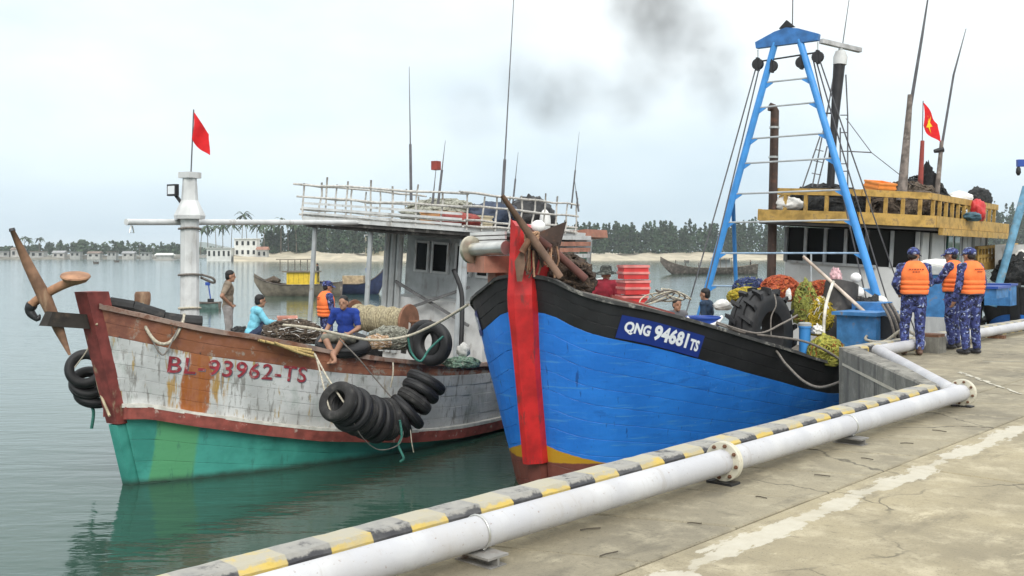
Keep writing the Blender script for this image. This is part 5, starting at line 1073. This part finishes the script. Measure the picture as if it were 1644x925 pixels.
# ================================================================== WHITE BOAT GEAR
a, b = P(568, 509, 19.6), P(656, 517, 19.0); t = thing('rope_reel', 'brown wooden reel wound with thick pale rope on the white boat', 'reel', T(a)); ax = b-a; n_ = ax.normalized()
MB().lathe([(.18, 0), (.18, ax.length)], 18, frame((0, 0, 0), n_)).build('core', brown_wood, t)
hp = []; fr = frame((0, 0, 0), n_)
for i in range(26*12): hp.append(fr @ Vector(((.235+.015*math.sin(i*.013*7))*math.cos(i*math.pi/6), (.235+.015*math.sin(i*.09))*math.sin(i*math.pi/6), .05+(ax.length-.1)*i/(26*12))))
MB().tube(hp, .026, 6).build('wound_rope', M('reel_rope', (.36, .31, .20), .95, var=.4, vs=25, bump=.6, bs=100), t, True)
for q in (0, ax.length): MB().lathe([(.02, -.025), (.335, -.025), (.345, 0), (.335, .025), (.02, .025)], 26, frame(n_*q, n_)).build('flange', M('reel_brown', (.20, .09, .05), .7, st=(.3, .16, .1)), t, True, ang=40)
MB().tube([n_*ax.length, n_*(ax.length+.5)+Vector((0, 0, .05))], .03, 8).build('axle', rust, t)
for q in (.0, ax.length): MB().beam(n_*q+Vector((-.1, 0, -.6)), n_*q, .08, .1).build('trestle', grey_wood, t)
fluff('net_pile', 'grey-green folded netting under the rope reel', 'net', P(628, 560, 18.6), (.52, .4, .24), net_grey, 12, 50, .02)
fluff('net_pile', 'brown and black net heap behind the man in light blue', 'net', P(470, 552, 18.6), (.55, .5, .26), net_brown, 13, 40, .025)
fluff('net_pile', 'orange-brown rope heap beside the seated man on the white boat', 'net', P(605, 560, 17.9), (.25, .2, .14), M('rope_heap_tan', (.45, .30, .18), .95, var=.5, vs=20, bump=1, bs=60, bd=.02), 14, 40, .02)
crate('crate', 'faded orange-pink fish box on the white boat net heap', 'box', T(P(461, 522, 18.8)) @ Rz(R(15)), (.34, .26, .17), M('pink_plastic', (.62, .27, .20), .5))
o = MB().tube(spline([P(728, 433, 18.8), P(740, 465, 18.7), P(742, 500, 18.6), P(740, 560, 18.4)], 5), .045, 9).build('hose', black_rub, None, True); tag(o, 'black hose hanging in front of the white wheelhouse', 'hose')
lump('sack', 'white sack between the upright tyre and the blue bow', 'sack', P(744, 572, 18.4), (.12, .12, .14), net_white, 0, .12)
lump('net_heap', 'green and white rope tangle on the white boat rail by the blue bow', 'net', P(742, 590, 18.1), (.3, .2, .1), M('tangle_green', (.2, .3, .22), .95, var=.6, vs=25, st=(.55, .53, .46), ss=18), 0, .2)
lump('sack', 'dark bundle at the feet of the standing man in beige', 'bundle', P(385, 540, 20.5), (.18, .16, .12), net_dark, 0, .12)

# ================================================================== PEOPLE
wr = bpy.data.textures.new('wrinkle', 'CLOUDS'); wr.noise_scale = .09
def skinned(mb, name, mat, parent, vox, it=4, wrinkle=0.0):
    o = mb.build(name, mat, parent, True); m = o.modifiers.new('remesh', 'REMESH'); m.mode = 'VOXEL'; m.voxel_size = vox; m.use_smooth_shade = True
    s = o.modifiers.new('smooth', 'SMOOTH'); s.factor = .5; s.iterations = it
    if wrinkle: d_ = o.modifiers.new('wrinkle', 'DISPLACE'); d_.texture = wr; d_.strength = wrinkle; d_.mid_level = .5; d_.texture_coords = 'LOCAL'
    return o
BASE = dict(pel=(0, 0, .93), chest=(0, .0, 1.25), neck=(0, -.01, 1.43), head=(0, .03, 1.575), shL=(-.185, 0, 1.385), shR=(.185, 0, 1.385), elL=(-.25, -.03, 1.11), elR=(.25, -.03, 1.11), wrL=(-.26, .06, .88), wrR=(.26, .06, .88),
            hipL=(-.09, 0, .90), hipR=(.09, 0, .90), knL=(-.11, .02, .49), knR=(.11, .02, .49), anL=(-.12, -.02, .08), anR=(.12, -.02, .08))
def person(label, loc, face, pose={}, shirt=camo_m, trousers=camo_m, sleeve='long', legs='long', headgear='hair', vest=False, shoes=True, scale=1.0, group=None, vox=.0125, look=0.0, capm=None, shoe_m=None):
    t = thing('person', label, 'person', T(Vector(loc)) @ Rz(face) @ Matrix.Scale(scale, 4), group)
    K = {k: Vector(v) for k, v in {**BASE, **pose}.items()}
    sp = (K['neck']-K['pel']).normalized(); rot = sp.to_track_quat('Z', 'Y').to_matrix()
    fx = (K['shR']-K['shL']).normalized(); fy = sp.cross(fx).normalized(); fx = fy.cross(sp).normalized(); rot = Matrix((fx, fy, sp)).transposed()
    def torso(mb, e):
        mb.ell(K['chest']+sp*.02, (.165+e, .105+e, .19+e*.5), rot); mb.ell(K['pel'].lerp(K['chest'], .45), (.148+e, .10+e, .17), rot); mb.ell(K['pel'], (.160+e, .11+e, .125+e*.6), rot); mb.cap(K['shL'], K['shR'], .066+e, .066+e); mb.cap(K['chest']+sp*.08, K['neck'], .10+e*.6, .062+e*.3)
    def arm(mb, s, e, part='long'):
        mb.cap(K['sh'+s], K['el'+s] if part != 'short' else K['sh'+s].lerp(K['el'+s], .72), .056+e, .043+e)
        if part == 'long': mb.cap(K['el'+s], K['wr'+s].lerp(K['el'+s], .04), .043+e, .031+e)
    def leg(mb, s, e, part='long'):
        mb.cap(K['hip'+s], K['kn'+s], .088+e, .060+e)
        if part == 'long': mb.cap(K['kn'+s], K['an'+s]+(K['kn'+s]-K['an'+s])*.1, .060+e, .043+e)
    hd = Rz(look).to_3x3(); 
    b = MB(); torso(b, 0)
    for s in 'LR': arm(b, s, 0); leg(b, s, 0); b.cap(K['kn'+s], K['an'+s], .055, .036)
    b.cap(K['neck']-sp*.04, K['head']-Vector((0, .02, .05)), .055, .052)
    h = K['head']; b.ell(h+Vector((0, 0, .035)), (.078, .096, .088), n=16, m=12); b.ell(h+hd @ Vector((0, .012, -.055)), (.060, .078, .068), n=14, m=10)
    b.ell(h+hd @ Vector((0, .098, -.018)), (.014, .022, .024)); b.ell(h+hd @ Vector((0, .078, -.062)), (.026, .014, .010)); b.ell(h+hd @ Vector((0, .062, -.10)), (.030, .024, .022))
    for s in (-1, 1): b.ell(h+hd @ Vector((s*.080, -.005, -.015)), (.012, .022, .034)); b.ell(h+hd @ Vector((s*.033, .076, .024)), (.022, .010, .006))
    for s, sg in (('L', -1), ('R', 1)):
        w = K['wr'+s]; d_ = (w-K['el'+s]).normalized(); side = d_.cross(Vector((0, 1, .2))).normalized(); nrm = side.cross(d_).normalized()
        b.cap(w, w+d_*.05, .034, .030); b.ell(w+d_*.055, (.040, .022, .045), Matrix((side, nrm, d_)).transposed())
        for i, L in enumerate((.062, .074, .070, .055)):
            q = w+d_*.085+side*(-.030+.020*i); q1 = q+d_*L*.55+nrm*.006; q2 = q1+(d_*.55+nrm*.8).normalized()*L*.5; b.cap(w+d_*.05+side*(-.024+.016*i), q1, .0125, .0115, 7); b.cap(q1, q2, .0115, .010, 7)
        tb = w+d_*.03-side*.034*sg; b.cap(tb, tb+(d_*.7-side*sg*.5+nrm*.3).normalized()*.055, .015, .011, 7)
        a = K['an'+s]; b.ell(a+Vector((0, .06, -.035)), (.042, .115, .035))
    body = skinned(b, 'body', skin, t, vox)
    for s in (-1, 1): MB().ell(h+hd @ Vector((s*.033, .090, .010)), (.012, .007, .006)).build('eye', eye_m, t)
    c = MB(); torso(c, .017)
    for s in 'LR': arm(c, s, .017, sleeve)
    skinned(c, 'shirt', shirt, t, vox, 4, .022)
    c = MB(); c.ell(K['pel']-sp*.02, (.172, .125, .13), rot)
    for s in 'LR': leg(c, s, .020, legs)
    skinned(c, 'trousers', trousers, t, vox, 4, .024)
    if shoes:
        for s in 'LR':
            a = K['an'+s]; o = MB(); o.ell(a+Vector((0, .055, -.03)), (.050, .135, .048), zmin=-.75, n=16); o.cap(a, a+Vector((0, -.01, .05)), .05, .048); o.build('shoe', shoe_m or M('shoe_dark', (.03, .03, .035), .6), t, True)
    if headgear == 'hair':
        o = MB(); o.ell(h+Vector((0, -.014, .048)), (.086, .100, .092), n=20, m=12, zmin=-.15, jit=.02); o.ell(h+hd @ Vector((0, -.045, -.005)), (.080, .066, .085), n=18, m=10, jit=.02); skinned(o, 'hair', hair, t, .012, 2)
    elif headgear == 'cap':
        o = MB(); o.ell(h+Vector((0, -.008, .05)), (.095, .112, .085), n=20, m=12, zmin=-.35); o.build('cap', capm or camo_m, t, True)
        o = MB(); o.grid(lambda u, v: h+hd @ Vector(((u-.5)*.17, .07+.095*v*(1-1.2*(u-.5)**2), .035-.03*v*v-.35*(u-.5)**2*.3)), 10, 5); o.build('cap_peak', capm or camo_m, t, True)
        o = MB(); o.ell(h+hd @ Vector((0, -.05, -.01)), (.074, .052, .06), n=16, m=8); o.build('hair', hair, t, True)
    elif headgear == 'hat':
        o = MB(); o.lathe([(.19, .00), (.185, .02), (.112, .045), (.10, .13), (.06, .155), (.0, .16)], 24, T(h+Vector((0, 0, .02))) @ Rx(.1)); o.build('sun_hat', capm, t, True)
    if vest:
        mb = MB(); n = 36; zs = [(-.02, .0), (.0, 1), (.055, 1.06), (.06, .96), (.07, .96), (.075, 1.06), (.125, 1.07), (.13, .97), (.14, .97), (.145, 1.07), (.20, 1.08), (.21, 1.0), (.22, 1.05), (.33, 1.05), (.40, .98), (.455, .88), (.49, .72), (.515, .50)]
        rings = []
        for z, k in zs:
            k2 = k if k > 0 else .9; w_ = .205 if z < .30 else .205-.30*(z-.30)**1.15; dd = .155 if z < .4 else .155-.35*(z-.4); row = []
            for j in range(n):
                a = 2*math.pi*j/n; ca, sa = math.cos(a), math.sin(a); ex_ = .72
                row.append(K['pel']+rot @ Vector((w_*k2*math.copysign(abs(ca)**ex_, ca), dd*k2*math.copysign(abs(sa)**ex_, sa)-.005, z+.05)))
            rings.append(row)
        vs = [p for r_ in rings for p in r_]; fs = [(i*n+j, i*n+(j+1) % n, (i+1)*n+(j+1) % n, (i+1)*n+j) for i in range(len(zs)-1) for j in range(n)]
        v_ = mb.add(vs, fs).build('life_vest', orange_vest, t, True)
        mk = MB()
        for row, (zz, ws) in enumerate(((.385, (.03, .02, .03, .025, .018, .03)), (.345, (.025, .03, .02)))):
            x = -sum(ws)/2-.012*(len(ws)-1)/2
            for w_ in ws: mk.box(K['pel']+rot @ Vector((x+w_/2, -.172, zz+.05)), (w_, .004, .020), rot); x += w_+.014
        mk.build('vest_lettering', M('vest_print', (.30, .06, .03), .8), v_)
        MB().tube([K['pel']+rot @ Vector((.20*math.cos(a), .155*math.sin(a)-.005, .035)) for a in [i*.3142 for i in range(21)]], .014, 6).build('waist_strap', M('strap_dark', (.03, .03, .05), .8), v_, True)
        MB().lathe([(.085, 0), (.10, .03), (.085, .07), (.07, .07)], 18, T(K['neck']+Vector((0, -.005, -.035)))).build('collar', orange_vest, v_, True)
    return t
armdown = dict(elL=(-.27, -.06, 1.12), wrL=(-.27, .03, .87), elR=(.26, .03, 1.13), wrR=(.18, .20, 1.02))
person('man in blue camouflage and orange vest standing apart at the left of the three', (6.36, 15.75, 0), R(-12), dict(elL=(-.29, -.06, 1.13), wrL=(-.20, .14, .98), elR=(.25, .06, 1.14), wrR=(.12, .22, 1.08), knL=(-.13, .05, .49), anL=(-.15, -.03, .08), anR=(.08, -.04, .08), knR=(.09, .01, .49)), headgear='cap', vest=True, group='men in orange vests on the quay', shoe_m=M('shoe_brown', (.12, .07, .05), .7), look=-.5)
person('man in blue camouflage and orange vest half hidden in the middle of the three', (7.42, 16.75, 0), R(48), dict(elL=(-.22, .15, 1.16), wrL=(-.08, .32, 1.12), elR=(.25, .0, 1.12), wrR=(.20, .12, .92)), headgear='cap', vest=True, group='men in orange vests on the quay')
person('man in blue camouflage and orange vest farthest right on the quay', (7.30, 15.85, 0), R(24), dict(elL=(-.25, .0, 1.11), wrL=(-.24, .10, .87), elR=(.26, -.02, 1.11), wrR=(.27, .06, .86)), headgear='cap', vest=True, group='men in orange vests on the quay')
beige = cloth('beige_shirt', (.24, .19, .14), var=.35, vs=5); greytr = cloth('grey_trousers', (.30, .28, .27), var=.2); ltblue = cloth('light_blue_shirt', (.20, .56, .70), var=.15); navytr = cloth('navy_trousers', (.03, .045, .09)); royal = cloth('royal_blue_shirt', (.010, .038, .24), var=.25); olive = cloth('olive_shorts', (.20, .19, .15)); maroon = cloth('dark_red_shirt', (.24, .015, .03)); navysh = cloth('dark_navy_shirt', (.015, .035, .07))
def foot(px, ytop, d_, h): p = P(px, ytop, d_); return Vector((p.x, p.y, p.z-h))
person('man in beige shirt standing with hand on hip on the white boat', foot(366, 431, 21.0, 1.73), R(-75), dict(elR=(.36, -.12, 1.16), wrR=(.19, .03, 1.0), elL=(-.34, -.1, 1.15), wrL=(-.18, .05, 1.0), head=(0, .05, 1.56)), beige, greytr, 'short', group=None)
sit = dict(pel=(0, 0, .30), chest=(0, .10, .60), neck=(0, .13, .78), head=(0, .18, .92), shL=(-.185, .11, .73), shR=(.185, .11, .73), elL=(-.25, .20, .50), elR=(.25, .25, .52), wrL=(-.20, .42, .50), wrR=(.18, .46, .50), hipL=(-.10, .02, .28), hipR=(.10, .02, .28), knL=(-.16, .36, .48), knR=(.16, .36, .48), anL=(-.14, .22, .08), anR=(.14, .22, .08))
person('man in light blue shirt squatting with his back turned on the white boat', foot(403, 474, 19.4, 1.04), R(-62), sit, ltblue, navytr, 'long')
person('man in orange vest and blue camouflage standing aboard the white boat', foot(524, 452, 20.6, 1.69), R(-60), armdown, headgear='cap', vest=True)
lap = dict(pel=(0, 0, .48), chest=(0, .05, .80), neck=(0, .08, .98), head=(0, .14, 1.10), shL=(-.19, .07, .93), shR=(.19, .07, .93), elL=(-.28, .12, .66), elR=(.30, .08, .68), wrL=(-.20, .36, .58), wrR=(.32, .30, .50), hipL=(-.10, .04, .46), hipR=(.10, .04, .46), knL=(-.14, .46, .52), knR=(.22, .44, .50), anL=(.06, .56, .12), anR=(-.04, .62, .14))
person('man in royal blue shirt sitting cross-ankled on the flat tyre', foot(556, 475, 17.75, 1.22), R(168), lap, royal, olive, 'short', 'short', shoes=False)
person('man in dark red shirt and camouflage sun hat on the blue foredeck', foot(972, 428, 17.9, 1.70), R(-20), dict(head=(0, .05, 1.55)), maroon, navytr, 'long', headgear='hat', capm=M('hat_camo', (.035, .04, .035), .9, var=.6, vs=14, st=(.13, .14, .12), sthr=(.5, .62), ss=14))
person('man sitting low behind the tangled rope on the blue boat, head showing', foot(1080, 479, 19.6, 1.04), R(200), sit, M('grey_vest', (.12, .12, .13), .9), navytr, 'short')
person('man in dark navy shirt standing left of the tractor tyre', foot(1134, 464, 20.2, 1.69), R(60), {}, navysh, navytr, 'short')

# ================================================================== FAR BOATS
def skiff(label, px0, px1, ywl, d_, mirror, B, hb, hm, hs, m_h, m_r, name='wooden_boat', yaw=0, sharp=2.2):
    a, b = P(px0, ywl, d_), P(px1, ywl, d_); L = (b-a).length; o = thing(name, label, 'boat', T((a.x, d_, WZ)) @ Rz(yaw) if not mirror else T((b.x, d_, WZ)) @ Rz(math.pi+yaw))
    def hull(inner):
        def f(u, v):      # u along from bow 0 to stern 1, v around section
            s = (v-.5)*2; bw_ = B*max(.02, (1-(1-min(u/.5, 1))**sharp))*(1-.25*max(0, u-.6)/.4); top = hm+(hb-hm)*(max(0, 1-u/.42))**2.0+(hs-hm)*(max(0, (u-.6)/.4))**2
            k = abs(s)**1.6; x = L*(u+.02)-(.10*L)*(k)*(max(0, 1-u/.3))**1.5*.0; z = -.25*max(0, min(1, (u)/.12))+(top+.25)*k
            if u < .12: z = max(z, top*(1-u/.12)*.75)
            return (x, math.copysign(bw_*abs(s)**.7, s)*(1 if not inner else .9), z-(0.02 if inner else 0))
        return MB().grid(f, 26, 14, flip=inner)
    h = hull(False).build('hull', m_h, o, True); hull(True).build('inner_planking', m_r, o, True)
    for s in (1, -1):
        pts = []
        for i in range(20):
            u = i/19; bw_ = B*max(.02, (1-(1-min(u/.5, 1))**sharp))*(1-.25*max(0, u-.6)/.4); pts.append((L*(u+.02), s*bw_, hm+(hb-hm)*(max(0, 1-u/.42))**2.0+(hs-hm)*(max(0, (u-.6)/.4))**2))
        MB().tube(pts, .05, 6).build('gunwale', m_r, o)
    return o, L
dk = M('old_dark_planks', (.12, .10, .085), .85, var=.4, vs=2, st=(.26, .24, .2), ss=2); dk2 = M('grey_brown_planks', (.20, .17, .13), .85, var=.3, vs=2)
nav = M('navy_planks', (.025, .035, .09), .6, var=.3)
yl_m = M('cabin_yellow', (.72, .50, .03), .6, var=.12)
o, L = skiff('old brown wooden boat with a bright yellow cabin anchored mid-water', 405, 545, 473, 88, False, 1.1, 1.75, 1.0, 1.25, dk2, dk)
cb = MB().box((4.5, 0, 1.55), (2.6, 1.5, 1.1)).build('cabin', yl_m, o); MB().box((4.4, 0, 2.16), (3.1, 1.9, .12)).build('cabin_roof', dk2, o)
for i in range(6): MB().box((3.4+i*.43, -.765, 1.6), (.04, .03, .9)).build('cabin_batten', M('batten', (.5, .34, .03), .6), cb)
for x in (2.6, 3.3, 3.9, 4.4, 5.0): 
    bar('canopy_post', (x, -.6, 2.2), (x, -.6, 3.2), .035, dk, o)
MB().box((3.8, 0, 3.22), (3.0, 1.7, .07)).build('canopy', dk2, o); MB().tube([(1.2, 0, 1.2), (1.9, .2, 1.5), (2.4, 0, 1.3)], [.25, .3, .2], 8).build('net_roll', net_brown, o, True)
person('dark figure standing beside the yellow cabin of the anchored boat', foot(510, 423, 88, 1.69), R(90), {}, net_dark, net_dark, vox=.03)
o, L = skiff('navy wooden boat with high upswept bow anchored behind the orange-vested man', 518, 622, 471, 92, True, 1.1, 2.5, .95, 1.2, nav, dk)
MB().box((3.1, 0, 1.3), (1.9, 1.3, .8)).build('cargo_cover', M('tan_canvas', (.42, .32, .2), .9), o); MB().tube([(1.9, -.4, 1.0), (2.0, -.4, 2.4)], .09, 8).build('blue_post', mid_blue, o)
o, L = skiff('long dark wooden boat with curved prow passing in front of the sand bank', 1057, 1212, 440, 182, False, 1.4, 3.0, 1.2, 1.9, dk, dk2)
for x in (10.2, 11.2, 12.2, 13.2): 
    bar('cabin_post', (x, -.8, 1.2), (x, -.8, 2.9), .06, dk2, o); bar('cabin_post', (x, .8, 1.2), (x, .8, 2.9), .06, dk2, o)
MB().box((11.7, 0, 2.95), (4.0, 2.0, .12)).build('cabin_roof', dk2, o); MB().box((11.7, .6, 2.0), (3.2, .1, 1.5)).build('cabin_wall', grey_paint, o)
for i, (x, h_) in enumerate(((3.2, 1.0), (5.0, .5), (7.4, .5))): bar('thole_post', (x, .2, 1.3), (x, .2, 1.6+h_), .09, dk, o)
person('dark figure standing at the stern of the long passing boat', foot(1205, 418, 182, 1.69), R(90), {}, net_dark, net_dark, vox=.03)
o, L = skiff('small grey-green motor skiff behind the white foremast', 305, 352, 497, 67, False, .55, .55, .42, .45, M('greygreen_planks', (.16, .24, .22), .7), dk)
MB().box((1.4, 0, .55), (.35, .3, .3)).build('motor', dark_metal, o); bar('motor_shaft', (1.4, 0, .6), (1.25, 0, 1.6), .04, mid_blue, o); MB().box((1.2, 0, 1.7), (.3, .15, .22)).build('motor_head', mid_blue, o)
skiff('left one of two tiny far dark boats on the left water', 149, 158, 423.5, 380, False, .5, .9, .7, .8, dk, dk); skiff('right one of two tiny far dark boats on the left water', 183, 191, 421, 455, False, .5, .9, .7, .8, dk, dk)
skiff('small far dark boat near the sand bank right of the blue stem', 1098, 1106, 420.5, 470, False, .5, .9, .7, .8, dk, dk)

# ================================================================== EXHAUST SMOKE
x0, x1 = P(690, 0, 25).x, P(1200, 0, 25).x; z0, z1 = P(0, 250, 25).z, P(0, -60, 25).z
sm = MB().box(((x0+x1)/2, 25.2, (z0+z1)/2), (x1-x0, 2.4, z1-z0)).build('smoke', None); sm['kind'] = 'stuff'; tag(sm, 'thin dark exhaust smoke drifting across the sky above the boats', 'smoke')
m, v = vol('exhaust_smoke', 1, (.10, .09, .085)); tr = m.node_tree; n = NT.__new__(NT); n.m, n.t, n.N, n.L = m, tr, tr.nodes, tr.links; n.tc = n.N.new('ShaderNodeTexCoord'); n.obj = n.tc.outputs['Object']
acc = None
wv = n.N.new('ShaderNodeTexNoise'); n.L.new(n.obj, wv.inputs[0]); wv.inputs['Scale'].default_value = 1.1; wv.inputs['Detail'].default_value = 3
wd = n.N.new('ShaderNodeVectorMath'); wd.operation = 'MULTIPLY_ADD'; n.L.new(wv.outputs['Color'], wd.inputs[0]); wd.inputs[1].default_value = (1.0, 1.0, 1.0); n.L.new(n.obj, wd.inputs[2])
for px, py, r_, k in ((1045, -20, .75, 1.1), (1062, 40, .62, 1.1), (1072, 85, .50, .7), (1120, 60, .5, .7), (1140, 105, .55, .6), (1155, 150, .5, .4), (1085, 20, .5, .6), (845, 130, .5, .5), (885, 160, .55, .7), (925, 140, .5, .45), (1005, 160, .45, .5), (965, 150, .4, .3), (760, 180, .5, .22), (1030, 125, .5, .4)):
    p = P(px, py, 25.2)+Vector((.5, .5, .5)); ds = n.N.new('ShaderNodeVectorMath'); ds.operation = 'DISTANCE'; n.L.new(wd.outputs[0], ds.inputs[0]); ds.inputs[1].default_value = p
    q = n.math('MULTIPLY', n.step(ds.outputs['Value'], r_*2.3, 0), k); acc = q if acc is None else n.math('MAXIMUM', acc, q)
dn = n.math('MULTIPLY', n.math('MULTIPLY', acc, n.step(n.noise(1.3, 5, .6), .18, .68)), .80); n.L.new(dn, v.inputs['Density']); sm.data.materials.clear(); sm.data.materials.append(m)
